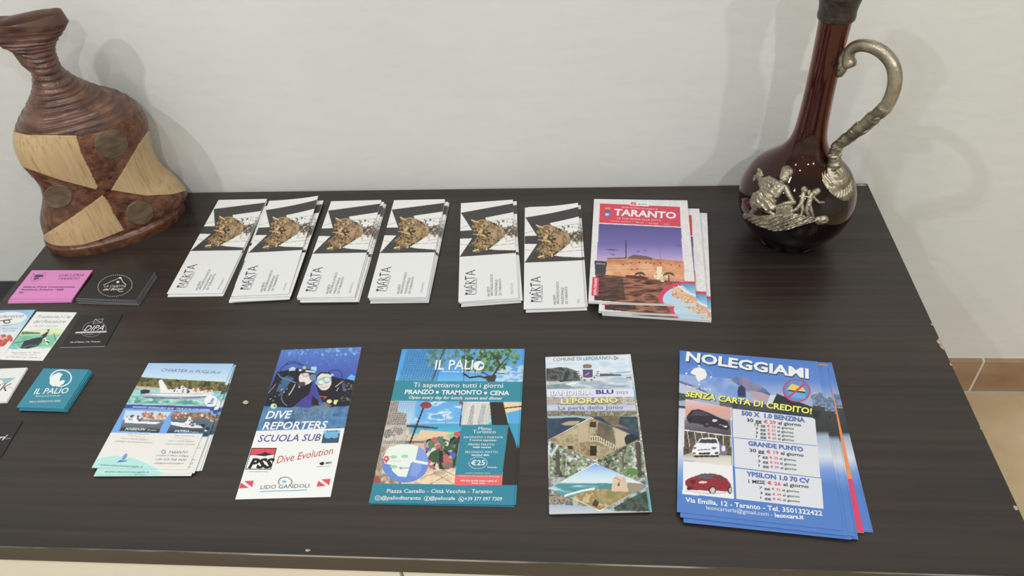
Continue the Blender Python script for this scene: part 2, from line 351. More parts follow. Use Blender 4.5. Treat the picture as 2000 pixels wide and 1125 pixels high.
def bottle():
    root = thing('glass_decanter', 'dark brown glass decanter with a long neck, curved pewter handle and figure relief', 'decanter', BASE)
    g, nt, b = new_mat('brown_glass', (.27, .092, .062), .03, spec=.5); b.inputs['Transmission Weight'].default_value = 1.0; b.inputs['IOR'].default_value = 1.46
    dark_reflection_fill = new_mat('dark_table_reflection', (.012, .005, .004), .1)[0]  # near-black colour standing in for the dark table mirrored in the glass
    pew = noisy('pewter', [(.3, (.22, .19, .14)), (.55, (.40, .355, .265)), (.8, (.54, .495, .39))], (55, 55, 55), rough=.36, metal=.85, bump=.25, bscale=(260, 260, 260))
    dpew = noisy('dark_collar', [(.3, (.03, .022, .02)), (.7, (.075, .06, .052))], (180, 180, 180), rough=.4, metal=.5, bump=.5)
    hs = np.linspace(.006, .114, 40); el = [(RA*math.sqrt(max(0, 1-((h-HC)/RB)**2)), h) for h in hs]
    neck = [(.0405, .1215), (.0335, .1285), (.0278, .136), (.0235, .144), (.0208, .152), (.0187, .164), (.0173, .185), (.0165, .215), (.0164, .25), (.0168, .28), (.0176, .305), (.0178, .33)]
    key = [(.0001, .0016), (.030, .0012), (.034, 0), (.038, .0008)]
    out = np.vstack([key, catmull(np.array(el[::4]+neck), 150)])
    inn = out[6:][::-1].copy(); inn[:, 0] = np.maximum(inn[:, 0]-.0022, .0005); inn[-1, 0] = .0005; inn[-1, 1] = .0055
    V, F = lathe(np.vstack([out, inn]))
    obj('glass_body', mesh_np('glass_body', V, F, True), g, root, 'dark brown see-through glass')
    lq = [(.0002, .0075)]+[(max(.0004, r-.0045), max(h, .0075)) for r, h in el if h > .008 and h < .055]
    lq.append((.0002, lq[-1][1])); V, F = lathe(lq, 64); obj('dark_reflection_fill', mesh_np('dark_reflection_fill', V, F, True), dark_reflection_fill, root)  # dark solid added to paint the table's reflection across the lower bulb
    col = [(.0181, .3015), (.0196, .3012), (.0200, .306), (.0196, .309), (.0203, .316), (.0222, .324), (.0236, .329), (.0225, .334), (.0245, .340), (.0262, .346), (.0255, .352), (.020, .356), (.012, .358), (.0002, .3585)]
    V, F = lathe(catmull(np.array(col), 60)); obj('collar', mesh_np('collar', V, F, True), dpew, root, 'dark metal collar at the mouth')
    # figure relief: heights over the bulb, laid out in a crop of the photo (x1430 y300, 0.1689 px per unit)
    Fs = .1689; x = np.arange(110, 1150, 3.5); y = np.arange(140, 920, 3.5); X, Y = np.meshgrid(x, y); H = np.zeros(X.shape)
    def cap(pts, r, k=.75, base=0):
        nonlocal H
        r = np.broadcast_to(r, (len(pts),))
        for a in range(len(pts)-1):
            d, t = seg_dist(X, Y, pts[a], pts[a+1]); rr = r[a]*(1-t)+r[a+1]*t
            H = np.maximum(H, np.where(d < rr, np.sqrt(np.maximum(rr*rr-d*d, 0))*k+base, 0))
    def slab(poly, h, edge=16, rip=0, ang=0., fr=.12):
        nonlocal H
        ins = pip(X, Y, poly); dm = np.full(X.shape, 1e9); p = poly+[poly[0]]
        for a in range(len(poly)): dm = np.minimum(dm, seg_dist(X, Y, p[a], p[a+1])[0])
        v = h*np.sqrt(np.clip(1-(1-np.minimum(dm/edge, 1))**2, 0, 1))
        v = v+rip*np.sin((X*math.cos(ang)+Y*math.sin(ang))*fr+9*noise2(X*.009, Y*.009, 2))*(.4+1.2*noise2(X*.02, Y*.02, 9))*np.minimum(dm/edge, 1)
        H = np.maximum(H, np.where(ins, v, 0))
    # ground with waves and rocks
    slab([(140, 705), (185, 690), (300, 718), (500, 700), (700, 685), (850, 715), (960, 735), (1100, 745), (1105, 790), (1040, 825), (960, 792), (840, 818), (740, 850), (620, 888), (480, 892), (300, 840), (190, 772)], 20, 18, 9, 1.25, .16)
    cap([(145, 715), (170, 735)], 28); cap([(1000, 775), (1070, 765)], [50, 48], .6); slab([(505, 625), (600, 590), (705, 600), (700, 690), (500, 715)], 26, 22, 6, .5, .2)
    # seated man
    slab([(345, 285), (440, 255), (560, 320), (640, 365), (610, 420), (530, 520), (420, 470), (330, 420), (300, 350)], 38, 40, 2, .3, .05); cap([(430, 330), (480, 350)], [34, 30], .5, 28); cap([(540, 380), (570, 400)], [30, 26], .5, 26); cap([(500, 440), (510, 490)], [26, 22], .4, 26)
    cap([(600, 280), (635, 215)], [58, 72], .85); cap([(578, 300), (600, 318)], [22, 18], 1., 30); cap([(585, 300), (560, 340)], 32, .8)
    cap([(635, 190), (675, 205)], [22, 26], 1.2, 22); cap([(655, 240), (660, 265)], 12, 1.0, 46); cap([(610, 285), (630, 290)], 9, 1, 40)
    cap([(340, 320), (300, 270), (325, 205)], [40, 32, 24]); cap([(245, 310), (270, 262), (345, 245)], [12, 18, 14], .9); cap([(315, 190), (335, 220)], 20, .9, 8)
    cap([(620, 395), (655, 475), (712, 560)], [40, 36, 28], .85); cap([(712, 560), (620, 575), (510, 615)], [30, 26, 18], .85, 8)
    slab([(275, 450), (340, 400), (440, 450), (520, 540), (500, 655), (400, 670), (290, 560)], 40, 30, 10, -.75, .11)
    cap([(270, 480), (240, 555), (265, 640), (205, 712)], [36, 36, 32, 24], .8); cap([(275, 600), (390, 600)], [36, 40], .8); cap([(400, 660), (480, 700)], [24, 16], .9)
    # two children
    cap([(832, 415), (842, 425)], [40, 38], .9); cap([(822, 470), (800, 575)], [32, 30], .85); cap([(785, 495), (860, 500), (950, 505)], [18, 16, 14], .9, 12)
    cap([(790, 585), (745, 640), (690, 672)], [26, 22, 14], .85); cap([(806, 590), (815, 650), (800, 700)], [26, 22, 16], .85)
    cap([(958, 450), (985, 432)], [42, 40], .9); cap([(915, 470), (880, 600)], [34, 34], .85); cap([(945, 510), (1005, 565), (1055, 562)], [20, 18, 16], .9)
    cap([(870, 605), (860, 670), (905, 745)], [28, 24, 16], .85); cap([(900, 605), (925, 690), (950, 755)], [24, 20, 14], .85); cap([(895, 430), (880, 470)], [16, 14], .9)
    for ex, ey in ((588, 258), (622, 262)): H = H-np.where((X-ex)**2+(Y-ey)**2 < 100, 9, 0)
    hair = ((X-648)**2/62**2+(Y-205)**2/48**2 < 1) & (Y < X*.35+18); H = H+np.where(hair, 5*np.sin(X*.35+4*noise2(X*.04, Y*.04, 6)), 0)
    rocks = (Y > 690) & (H > 4); H = H+np.where(rocks, 16*(noise2(X*.03, Y*.045, 7)-.5), 0)
    H = H+np.where(H > 6, 6*(noise2(X*.06, Y*.06, 4)-.5), 0)
    ok = H > .5; fm = ok[:-1, :-1] | ok[1:, :-1] | ok[:-1, 1:] | ok[1:, 1:]
    P, n, hit = bulb_hit(1430+X*Fs, 300+Y*Fs); P = P+n*((H.ravel()*.000118)-.0004)[:, None]
    F = grid_faces(X.shape[1], X.shape[0], fm)[:, ::-1]; u, inv = np.unique(F, return_inverse=True)
    obj('figure_relief', mesh_np('figure_relief', P[u]-BASE, inv.reshape(F.shape), True), pew, root, 'pewter relief of a seated draped man and two children')
    # bearded mask under the handle
    mc, mn, _ = bulb_hit([1633], [341]); mc = mc[0]; rel_ = mc-BC
    az = math.atan2(rel_[1], rel_[0]); e0 = math.asin(max(-1, min(1, rel_[2]/RB)))
    a = np.linspace(-.026, .026, 90); bv = np.linspace(-.036, .032, 118); A, Bv = np.meshgrid(a, bv)
    half = .0225*np.sqrt(np.clip(1-((Bv+.002)/.032)**2, 0, 1))*np.where(Bv < 0, 1+Bv*9, 1); d = half-np.abs(A)
    Hm = np.where(d > 0, .0022*np.sqrt(np.clip(1-(1-np.minimum(d/.005, 1))**2, 0, 1)), 0)
    def bump(x, y, rx, ry, h):
        nonlocal Hm
        q = ((A-x)/rx)**2+((Bv-y)/ry)**2; Hm = Hm+np.where(q < 1, h*(1-q)**1.0, 0)*(d > 0)
    bump(0, .001, .0125, .020, .0055); bump(0, .001, .003, .0085, .0045); bump(-.005, .010, .005, .0025, .0018); bump(.005, .010, .005, .0025, .0018)
    bump(-.0065, -.002, .004, .004, .0016); bump(.0065, -.002, .004, .004, .0016); bump(0, -.009, .006, .0016, .0018); bump(-.0048, .006, .0028, .0016, -.0022); bump(.0048, .006, .0028, .0016, -.0022); bump(0, -.0065, .005, .0012, -.001)
    rr = np.hypot(A, Bv*.75-.001); Hm = Hm+np.where((d > 0) & (rr > .012) & (Bv > -.006), .0007*np.sin(rr*1700+2*np.sin(np.arctan2(Bv, A)*6)), 0)+np.where((d > 0) & (Bv < -.010), .0010*np.sin(A*1700+2.5*np.sin(Bv*420)), 0)
    el_ = e0+Bv/RB; azz = az+A/(RA*math.cos(e0))
    nv = np.stack([np.cos(el_)*np.cos(azz)/RA, np.cos(el_)*np.sin(azz)/RA, np.sin(el_)/RB], -1); nv /= np.linalg.norm(nv, axis=-1, keepdims=True)
    Pm = np.stack([RA*np.cos(el_)*np.cos(azz), RA*np.cos(el_)*np.sin(azz), HC+RB*np.sin(el_)], -1)+nv*(Hm-.0003)[..., None]
    ok = d > -.0004; fm = ok[:-1, :-1] & ok[1:, :-1] & ok[:-1, 1:] & ok[1:, 1:]
    F = grid_faces(90, 118, fm); u, inv = np.unique(F, return_inverse=True)
    obj('mask_mount', mesh_np('mask_mount', Pm.reshape(-1, 3)[u], inv.reshape(F.shape), True), pew, root, 'pewter bearded mask medallion')
    # handle in the vertical plane through the neck and the mask
    hd = np.array([math.cos(az), math.sin(az), 0]); hn = np.array([-hd[1], hd[0], 0])
    px = [(1631, 322), (1630, 308), (1631, 297), (1638, 283), (1651, 273), (1670, 258), (1692, 241.5), (1709, 227), (1727.5, 211), (1739, 192), (1746.5, 169), (1748, 147), (1743, 126), (1730, 108), (1710, 94), (1688, 88.5), (1671, 91), (1660.5, 100), (1657, 113), (1659, 124), (1661, 131)]
    rd = [.0085, .0075, .007, .0065, .0068, .0075, .0078, .0078, .0075, .0074, .0074, .0074, .0073, .0072, .0070, .0068, .0066, .0064, .0068, .0078, .0062]
    path = np.array([on_plane(a, b, BC, hn) for a, b in px])-BASE; q = catmull(np.column_stack([path, rd]), 150)
    r = q[:, 3].copy(); k = np.arange(150)/149
    r[k < .42] += (.0003*np.sin(k*190)+.0005*np.sin(k*97+1))[k < .42]
    V, F = tube(q[:, :3], r, 20); V2 = []
    parts = [(V, F)]
    for kk in range(17):                         # leaf scrolls wound round the lower stem
        t = .05+.36*kk/16+.008*math.sin(kk*5.1); i = int(t*149); c = q[i, :3]; tn = q[i+1, :3]-q[i-1, :3]; tn /= np.linalg.norm(tn)
        s1 = np.cross(tn, hn); s1 /= np.linalg.norm(s1); ang = kk*2.6+math.sin(kk*1.7); dr = math.cos(ang)*s1+math.sin(ang)*hn; sd = np.cross(tn, dr)
        p = [c+(dr*math.cos(u*.75+.3*math.sin(kk*3.7))+sd*math.sin(u*.75))*(q[i, 3]*.93)+tn*(u*(.0045+.0025*math.sin(kk*1.9))) for u in np.linspace(-1, 1, 7)]
        parts.append(tube(p, [.0004, .0012, .0020, .0016, .0010, .0016, .0006], 8))
    V, F = merge(parts); hnd = obj('handle', mesh_np('handle', V, F, True), pew, root, 'curved pewter handle ending in a scroll')
    # leaf bracket between scroll and neck
    parts = []
    for pts, rad in (([(1664, 96), (1652, 104), (1644, 113)], [.004, .0055, .003]), ([(1655, 104), (1645, 118), (1639, 128)], [.004, .005, .0025]), ([(1653, 112), (1643, 128), (1637, 138)], [.004, .0048, .0025]), ([(1655, 120), (1646, 136), (1641, 148)], [.003, .0045, .0026]), ([(1650, 128), (1641, 140), (1636, 149)], [.003, .004, .0024])):
        pp = np.array([on_plane(a, b, BC, hn) for a, b in pts])-BASE; c = catmull(np.column_stack([pp, rad]), 14); parts.append(tube(c[:, :3], c[:, 3], 10))
    pp = np.array([on_plane(a, b, BC, hn) for a, b in ((1672, 90), (1652, 104), (1636, 118), (1625, 124))])-BASE; c = catmull(pp, 16); parts.append(tube(c, np.linspace(.0055, .004, 16), 12))
    V, F = merge(parts); obj('leaf_bracket', mesh_np('leaf_bracket', V, F, True), pew, hnd, 'pewter leaf bracket on the neck')
bottle()

# ---------------------------------------------------------------- printed sheets
# art is drawn on each sheet's own plane (millimetres); pixel coordinates of the photo are first carried onto that plane
def homog(src, dst):
    A, b = [], []
    for (x, y), (u, v) in zip(src, dst):
        A += [[x, y, 1, 0, 0, 0, -u*x, -u*y], [0, 0, 0, x, y, 1, -v*x, -v*y]]; b += [u, v]
    return np.append(np.linalg.solve(np.array(A, float), np.array(b, float)), 1).reshape(3, 3)
_tcache = {}
def glyphs(s, bold, shear):
    k = (s, bold, shear)
    if k not in _tcache:
        c = bpy.data.curves.new('t', 'FONT'); c.body = s; c.size = 1; c.offset = bold; c.shear = shear; c.resolution_u = 2; c.fill_mode = 'FRONT'; c.dimensions = '2D'
        o = bpy.data.objects.new('t', c); me = bpy.data.meshes.new_from_object(o)
        V = np.array([v.co[:2] for v in me.vertices]).reshape(-1, 2); F = [list(p.vertices) for p in me.polygons]
        bpy.data.objects.remove(o); bpy.data.curves.remove(c); bpy.data.meshes.remove(me); _tcache[k] = (V, F)
    return _tcache[k]
CAPH = float(np.ptp(glyphs('H', 0, 0)[0][:, 1]))
class Sheet:
    """a flat print; corners are TL TR BR BL in photo pixels, z is the height of its face above the table"""
    def __init__(s, corners, z=.001, w=None, h=None, lift=(0, 0, 0, 0)):
        s.lift = lift
        g = np.array([on_z(x, y, TOP+z+l) for (x, y), l in zip(corners, lift)])
        e = [g[1]-g[0], g[2]-g[3], g[3]-g[0], g[2]-g[1]]; L = [float(np.linalg.norm(v[:2])) for v in e]
        s.w = w/1000 if w else (L[0]+L[1])/2; s.h = h/1000 if h else (L[2]+L[3])/2
        ex = (e[0]+e[1])[:2]; ey = -(e[2]+e[3])[:2]
        a1 = math.atan2(ex[1], ex[0]); a2 = math.atan2(ey[1], ey[0])-math.pi/2; s.rz = a1+.5*((a2-a1+math.pi) % (2*math.pi)-math.pi)
        s.c = g.mean(0); s.z = z
        W, H = s.w*1000, s.h*1000; s.W, s.H = W, H
        s.Hm = homog(corners, [(0, 0), (W, 0), (W, H), (0, H)]); s.Hi = np.linalg.inv(s.Hm)
        s.layers = {}; s.nl = 0; s.fr = (0, 0, 1); s.cv = None
    def frame(s, x0, y0, k): s.fr = (x0, y0, k); return s
    def px(s, x, y): return s.fr[0]+x*s.fr[2], s.fr[1]+y*s.fr[2]
    def mm(s, x, y):
        q = s.Hm@np.array([*s.px(x, y), 1.]); return q[:2]/q[2]
    # --- vector layers
    def add(s, part, V, F, col):
        s.layers.setdefault(part, []).append((np.asarray(V, float), F, np.asarray(col, float), s.nl)); s.nl += 1
    def poly(s, pts, col, part='printed_shapes'):
        s.add(part, [s.mm(*p) for p in pts], [list(range(len(pts)))], ink(col))
    def rect(s, u0, v0, u1, v1, col, part='printed_shapes'):
        s.add(part, [(u0, v0), (u1, v0), (u1, v1), (u0, v1)], [[0, 1, 2, 3]], ink(col))
    def ell(s, x, y, rx, ry, col, part='emblem', n=28, hole=0, a0=0, a1=2*math.pi):
        P = [s.mm(x+rx*math.cos(a0+(a1-a0)*k/n), y+ry*math.sin(a0+(a1-a0)*k/n)) for k in range(n+1)]
        if not hole: s.add(part, P[:-1], [list(range(n))], ink(col))
        else:
            Q = [s.mm(x+rx*hole*math.cos(a0+(a1-a0)*k/n), y+ry*hole*math.sin(a0+(a1-a0)*k/n)) for k in range(n+1)]
            s.add(part, P+Q, [[k, k+1, n+2+k, n+1+k] for k in range(n)], ink(col))
    def line(s, pts, wmm, col, part='emblem'):
        P = np.array([s.mm(*p) for p in pts]); V, F = [], []
        T = np.gradient(P, axis=0); T /= np.linalg.norm(T, axis=1, keepdims=True)+1e-9; N = np.stack([-T[:, 1], T[:, 0]], 1)*wmm/2
        V = np.vstack([P+N, P-N]); n = len(P); F = [[k, k+1, n+k+1, n+k] for k in range(n-1)]
        s.add(part, V, F, ink(col))
    def text(s, t, x0, y0, x1, y1, cap, col, bold=0., shear=0., part='lettering', over=False):
        V, F = glyphs(t, bold, shear)
        if not len(V): return
        A, B = s.mm(x0, y0), s.mm(x1, y1)
        if isinstance(cap, tuple): T = s.mm(x0+cap[0], y0+cap[1])
        else: T = s.mm(x0, y0-cap)
        d = B-A; L = np.linalg.norm(d); d = d/L; up = np.array([d[1], -d[0]]); hh = abs((T-A)@up)
        v = V.copy(); mn, mx = v[:, 0].min(), v[:, 0].max()
        X = (v[:, 0]-mn)/(mx-mn)*L; Y = v[:, 1]/CAPH*hh
        s.add(part, A+X[:, None]*d+Y[:, None]*up, F, ink(col)); s.nl -= 0 if over else 1
    # --- picture layer: a fine grid of coloured cells
    def canvas(s, res=.7, box=None):
        u0, v0, u1, v1 = box or (0, 0, s.W, s.H); nx, ny = int((u1-u0)/res)+2, int((v1-v0)/res)+2
        s.U, s.Vv = np.meshgrid(np.linspace(u0, u1, nx), np.linspace(v0, v1, ny)); q = np.einsum('ij,jab->iab', s.Hi, np.stack([s.U, s.Vv, np.ones_like(s.U)]))
        s.PX, s.PY = q[0]/q[2], q[1]/q[2]; s.cv = np.ones(s.U.shape+(3,))*ink((225, 225, 222)); s.cvl = s.nl; s.nl += 1; return s
    def xy(s): return (s.PX-s.fr[0])/s.fr[2], (s.PY-s.fr[1])/s.fr[2]
    def put(s, m, col, a=1.):
        c = ink(col) if np.ndim(col) == 1 else col[m]
        s.cv[m] = s.cv[m]*(1-a)+c*a
    def fill(s, col): s.cv[:] = ink(col)
    def pp(s, pts, col, a=1.): X, Y = s.xy(); s.put(pip(X, Y, pts), col, a)
    def pe(s, x, y, rx, ry, col, a=1., rot=0.):
        X, Y = s.xy(); dx, dy = X-x, Y-y; c, n = math.cos(rot), math.sin(rot)
        s.put(((dx*c+dy*n)/rx)**2+((dy*c-dx*n)/ry)**2 < 1, col, a)
    def pl(s, pts, wd, col, a=1.):
        X, Y = s.xy(); m = np.zeros(X.shape, bool)
        for k in range(len(pts)-1): m |= seg_dist(X, Y, pts[k], pts[k+1])[0] < wd/2
        s.put(m, col, a)
    def grad(s, pts, stops, axis=1):
        X, Y = s.xy(); m = pip(X, Y, pts); t = Y if axis else X; p = [q[0] for q in stops]; C = np.stack([np.interp(t, p, [ink(q[1])[k] for q in stops]) for k in range(3)], -1); s.put(m, C)
    def mottle(s, pts, cols, sc, seed=1, a=1., lo=.3, hi=.7, sx=1., sy=1.):
        X, Y = s.xy(); m = pip(X, Y, pts); t = np.clip((noise2(X*sc*sx, Y*sc*sy, seed)-lo)/(hi-lo), 0, 1); p = np.linspace(0, 1, len(cols))
        C = np.stack([np.interp(t, p, [ink(c)[k] for c in cols]) for k in range(3)], -1); s.put(m, C, a)
    def dots(s, pts, n, r, cols, seed=1, a=1.):
        rg = random.Random(seed); X, Y = s.xy(); p = np.array(pts); x0, y0 = p.min(0); x1, y1 = p.max(0); k = 0
        while k < n:
            x, y = rg.uniform(x0, x1), rg.uniform(y0, y1); k += 1
            if not pip(np.array([x]), np.array([y]), pts)[0]: continue
            rr = r*rg.uniform(.5, 1.3); b = s.near(x, y, rr*1.6)
            if b is None: continue
            sl = b; m = ((X[sl]-x)**2+((Y[sl]-y)*rg.uniform(.7, 1.4))**2) < rr*rr
            v = s.cv[sl]; v[m] = v[m]*(1-a)+ink(rg.choice(cols))*a
    def near(s, x, y, r):
        A, B = [], []
        for dx in (-r, r):
            for dy in (-r, r):
                u, v = s.mm(x+dx, y+dy); A.append(u); B.append(v)
        u = s.U[0]; v = s.Vv[:, 0]; i0, i1 = np.searchsorted(u, [min(A), max(A)]); j0, j1 = np.searchsorted(v, [min(B), max(B)])
        return (slice(j0, j1+1), slice(i0, i1+1)) if i1 > i0 and j1 > j0 else None
    # --- meshes
    def zf(s, u, v):
        a, b = u/s.W, v/s.H; l = s.lift; p = 2.2
        return l[0]*((1-a)*(1-b))**p+l[1]*(a*(1-b))**p+l[2]*(a*b)**p+l[3]*((1-a)*b)**p
    def loc(s, P, z): return np.column_stack([(P[:, 0]-s.W/2)/1000, (s.H/2-P[:, 1])/1000, z+s.zf(P[:, 0], P[:, 1])])
    def build(s, thick=.0004, leaves=1, name='sheet', rad=0):
        """meshes of the sheet itself and of each printed part, in the sheet's own frame (face at z = thick)"""
        out = {}; st = 1.5e-5; bz = 1e-4 if any(s.lift) else 0.; nx, ny = (2, 2) if not any(s.lift) else (31, 71)
        U, Vv = np.meshgrid(np.linspace(0, s.W, nx), np.linspace(0, s.H, ny)); P = np.column_stack([U.ravel(), Vv.ravel()]); N = len(P)
        Vs, Fs, o = [], [], 0; t = thick/leaves; f = grid_faces(nx, ny)
        rim = [k for k in range(nx)]+[nx*r+nx-1 for r in range(1, ny)]+[nx*(ny-1)+k for k in range(nx-2, -1, -1)]+[nx*r for r in range(ny-2, 0, -1)]
        for k in range(leaves):
            za, zb = k*t, k*t+t*(.78 if k < leaves-1 else 1); off = np.array([0, 0]) if k == leaves-1 else np.array([RNG.uniform(-.5, .3), RNG.uniform(-.3, .6)])
            Vs += [s.loc(P, zb)+np.array([*(off/1000), 0]), s.loc(P, za)+np.array([*(off/1000), 0])]
            Fs += [[int(q)+o for q in reversed(a)] for a in f]+[[int(q)+o+N for q in a] for a in f]
            Fs += [[rim[i]+o, rim[(i+1) % len(rim)]+o, rim[(i+1) % len(rim)]+o+N, rim[i]+o+N] for i in range(len(rim))]; o += 2*N
        out['sheet'] = mesh_np(name, np.vstack(Vs), Fs)
        if s.cv is not None:
            P = np.column_stack([s.U.ravel(), s.Vv.ravel()]); out['printed_picture'] = mesh_np('printed_picture', s.loc(P, thick+bz+st*(1+s.cvl)), grid_faces(s.U.shape[1], s.U.shape[0])[:, ::-1].copy(), col=s.cv.reshape(-1, 3))
        for part, L in s.layers.items():
            V, F, C, o = [], [], [], 0
            for P, f, c, nl in L:
                V.append(s.loc(P, thick+bz+st*(2+nl))); C.append(np.tile(c, (len(P), 1)))
                for a in f:
                    q = P[a]; ar = np.sum(q[:, 0]*np.roll(q[:, 1], -1)-np.roll(q[:, 0], -1)*q[:, 1])
                    F.append([k+o for k in (a if ar < 0 else a[::-1])])
                o += len(P)
            out[part] = mesh_np(part, np.vstack(V), F, col=np.vstack(C))
        s.thick = thick+bz+st*(3+s.nl); return out
PAPERS = {}
def lay(sheet, meshes, name, label, cat, z, dx=0, dy=0, da=0, group=None, paper=None, pm=None, extra=None, skip=()):
    """one sheet as a thing: Empty at the middle of its underside, printed parts as children; dx, dy in mm in the sheet's own frame"""
    c, sn = math.cos(sheet.rz), math.sin(sheet.rz); ox, oy = dx/1000, dy/1000
    o = thing(name, label, cat, (sheet.c[0]+ox*c-oy*sn, sheet.c[1]+ox*sn+oy*c, TOP+z), sheet.rz+math.radians(da), group)
    for k, me in meshes.items():
        if k in skip: continue
        obj(k, me, (paper or M_PAPER) if k == 'sheet' else (pm or M_PRINT), o)
    for k, me in (extra or {}).items(): obj(k, me, pm or M_PRINT, o)
    return o
def pile(sheet, meshes, name, cat, top_label, low_label, offs, group, **kw):
    """offs: from the top sheet downwards; each sheet rests on the one below"""
    n = len(offs); pitch = sheet.thick+.00003
    for i, (dx, dy, da) in enumerate(offs):
        k2 = dict(kw)
        if i: k2['extra'] = None
        lay(sheet, meshes, name, top_label if i == 0 else (low_label[i-1] if isinstance(low_label, list) else low_label), cat, (n-1-i)*pitch+.00002, dx, dy, da, group, **k2)

# ---- museum leaflets: six piles of one tall leaflet, in six languages
W_, K_ = (222, 222, 218), (62, 61, 60)
def marta_sheet(corners, z, lang, lift=(0, 0, 0, 0), first=None):
    s = Sheet(corners, z, 75.5, 209, lift)
    ref = first or s
    return s
MC = {1: [(419.2, 390.5), (514.5, 390.7), (443, 573.5), (333.3, 569.5)], 2: [(524, 395), (620, 389.5), (567, 572.5), (453.5, 574)],
      3: [(644.5, 394), (739.5, 394), (700.5, 577), (580.3, 578.5)], 4: [(768.4, 392.8), (863.3, 392), (834.5, 578), (724, 577.5)],
      5: [(902.7, 400.7), (999.6, 392.2), (1008.5, 579), (898.5, 584.5)], 6: [(1032, 409), (1131.5, 399), (1135, 601), (1021, 601.5)]}
def marta_art(s):
    s.canvas(.62, (0, 0, s.W, 121)); s.fill(W_); s.frame(570, 370, .21333)
    K = K_
    s.pp([(912, 190), (1390, 134), (1390, 209), (1105, 247), (1118, 275), (990, 365), (972, 345)], K); s.pp([(850, 349), (1010, 349), (1010, 418), (840, 418)], K)
    s.pp([(958, 420), (1060, 400), (1080, 525), (1140, 537), (1330, 553), (1330, 637), (1290, 633), (800, 579), (825, 568)], K)
    for l in ([(870, 328), (960, 302)], [(840, 464), (952, 482)], [(1150, 281), (1380, 268)], [(1120, 497), (1360, 488)], [(1235, 467), (1340, 456)], [(1300, 300), (1380, 310)]): s.pl(l, 4, (130, 130, 125), .8)
    neck = [(1225, 345), (1290, 335), (1370, 322), (1360, 425), (1240, 412)]; s.mottle(neck, [(70, 55, 40), (120, 100, 80), (60, 55, 45), (180, 175, 165)], .06, 3)
    s.dots([(1150, 280), (1370, 280), (1360, 340), (1220, 330)], 30, 8, [(120, 118, 112), (150, 150, 145), (95, 85, 75)], 4)
    s.dots([(1200, 400), (1360, 400), (1350, 450), (1200, 450)], 25, 8, [(190, 180, 165), (150, 130, 100), (210, 205, 195)], 5)
    head = [(985, 262), (1015, 268), (1090, 258), (1160, 290), (1190, 312), (1237, 345), (1247, 390), (1225, 432), (1150, 482), (1080, 522), (1030, 530), (960, 548), (942, 530), (968, 503), (950, 465), (975, 432), (1010, 415), (1005, 390), (985, 360), (976, 320), (1000, 292)]
    s.mottle(head, [(66, 52, 36), (132, 104, 66), (178, 148, 98), (98, 78, 50)], .05, 6, lo=.25, hi=.75)
    s.dots(head, 300, 7, [(204, 176, 124), (104, 80, 50), (168, 138, 90), (70, 54, 36), (150, 118, 74), (84, 66, 44)], 7)
    s.mottle([(1125, 315), (1190, 325), (1240, 350), (1246, 392), (1215, 425), (1150, 440), (1120, 400)], [(128, 102, 76), (180, 148, 102), (150, 120, 84)], .03, 8, lo=.35, hi=.65)
    s.dots([(1000, 330), (1125, 345), (1120, 425), (1010, 415)], 60, 8, [(62, 48, 34), (90, 68, 40), (200, 165, 105)], 9)
    s.pe(1085, 375, 26, 24, (70, 54, 38)); s.pe(1088, 372, 12, 12, (160, 130, 90)); s.pl([(990, 258), (1040, 285)], 8, (222, 200, 150)); s.pl([(945, 532), (990, 522)], 9, (222, 196, 140)); s.pl([(975, 385), (1020, 388)], 5, (200, 180, 140))
    # hand-drawn word mark, reading upwards along the left edge
    s.frame(0, 0, 1); q = s.mm; 
    def uv(t, d): return (8.0+13*(1-d), 197-47*t)                # t along the word, d up from its baseline
    def st(pts, wd=.75): 
        P = np.array([uv(*p) for p in pts]); T = np.gradient(P, axis=0); T /= np.linalg.norm(T, axis=1, keepdims=True)+1e-9; N = np.stack([-T[:, 1], T[:, 0]], 1)*wd/2
        n = len(P); s.add('lettering', np.vstack([P+N, P-N]), [[k, k+1, n+k+1, n+k] for k in range(n-1)], ink((50, 50, 50)))
    st([(0, 0), (.03, 1)], 1.1); st([(0, .82), (.09, .86)], 2.4); st([(.03, .95), (.10, .25)], .8); st([(.10, .25), (.17, .95)], .8); st([(.17, .95), (.19, 0)], 1.2)
    st([(.23, 0), (.30, .95)], 1.2); st([(.30, .95), (.38, 0)], .8); st([(.25, .3), (.36, .42)], .8); st([(.33, 1.05), (.38, 1.0)], 1.6)
    st([(.44, 0), (.45, 1)], 1.2); st([(.45, .97), (.55, .8), (.46, .48)], .9); st([(.47, .48), (.58, 0)], 1.2)
    st([(.66, 0), (.67, .95)], 1.1); st([(.60, .93), (.76, .97)], 1.5); st([(.79, 0), (.87, .97)], 1.1); st([(.87, .97), (.99, 0)], 1.3); st([(.82, .32), (.95, .36)], .8)
    s.frame(720, 510, .08); g = (105, 105, 105)
    s.text('MUSEO NAZIONALE', 500, 690, 590, 320, (-30, 0), g)
    s.text('MUSEO', 795, 765, 822, 540, (-55, 0), g); s.text('ARCHEOLOGICO', 862, 762, 965, 250, (-55, 0), g); s.text('NAZIONALE', 962, 760, 1045, 385, (-55, 0), g); s.text('DI TARANTO', 1058, 760, 1135, 365, (-55, 0), g)
def marta_lang(s, t):
    q = Sheet(MC[4], .007, 75.5, 209); q.frame(720, 510, .08); q.text(t, 1330, 750, 1330+.2*(len(t) > 3 and 250 or 90), 750-(len(t) > 3 and 255 or 90), (-52, 0), (120, 120, 120), part='language_lettering')
    q.nl = 3; s2 = q.build(.0014, 1); return s2['language_lettering']
zs = {1: 2, 2: 4, 3: 4, 4: 5, 5: 4, 6: 3}
proto = Sheet(MC[4], .0075, 75.5, 209); marta_art(proto); mflat = proto.build(.0014, 3, 'leaflet')
bent = Sheet(MC[2], .006, 75.5, 209, (0, .011, 0, 0)); 
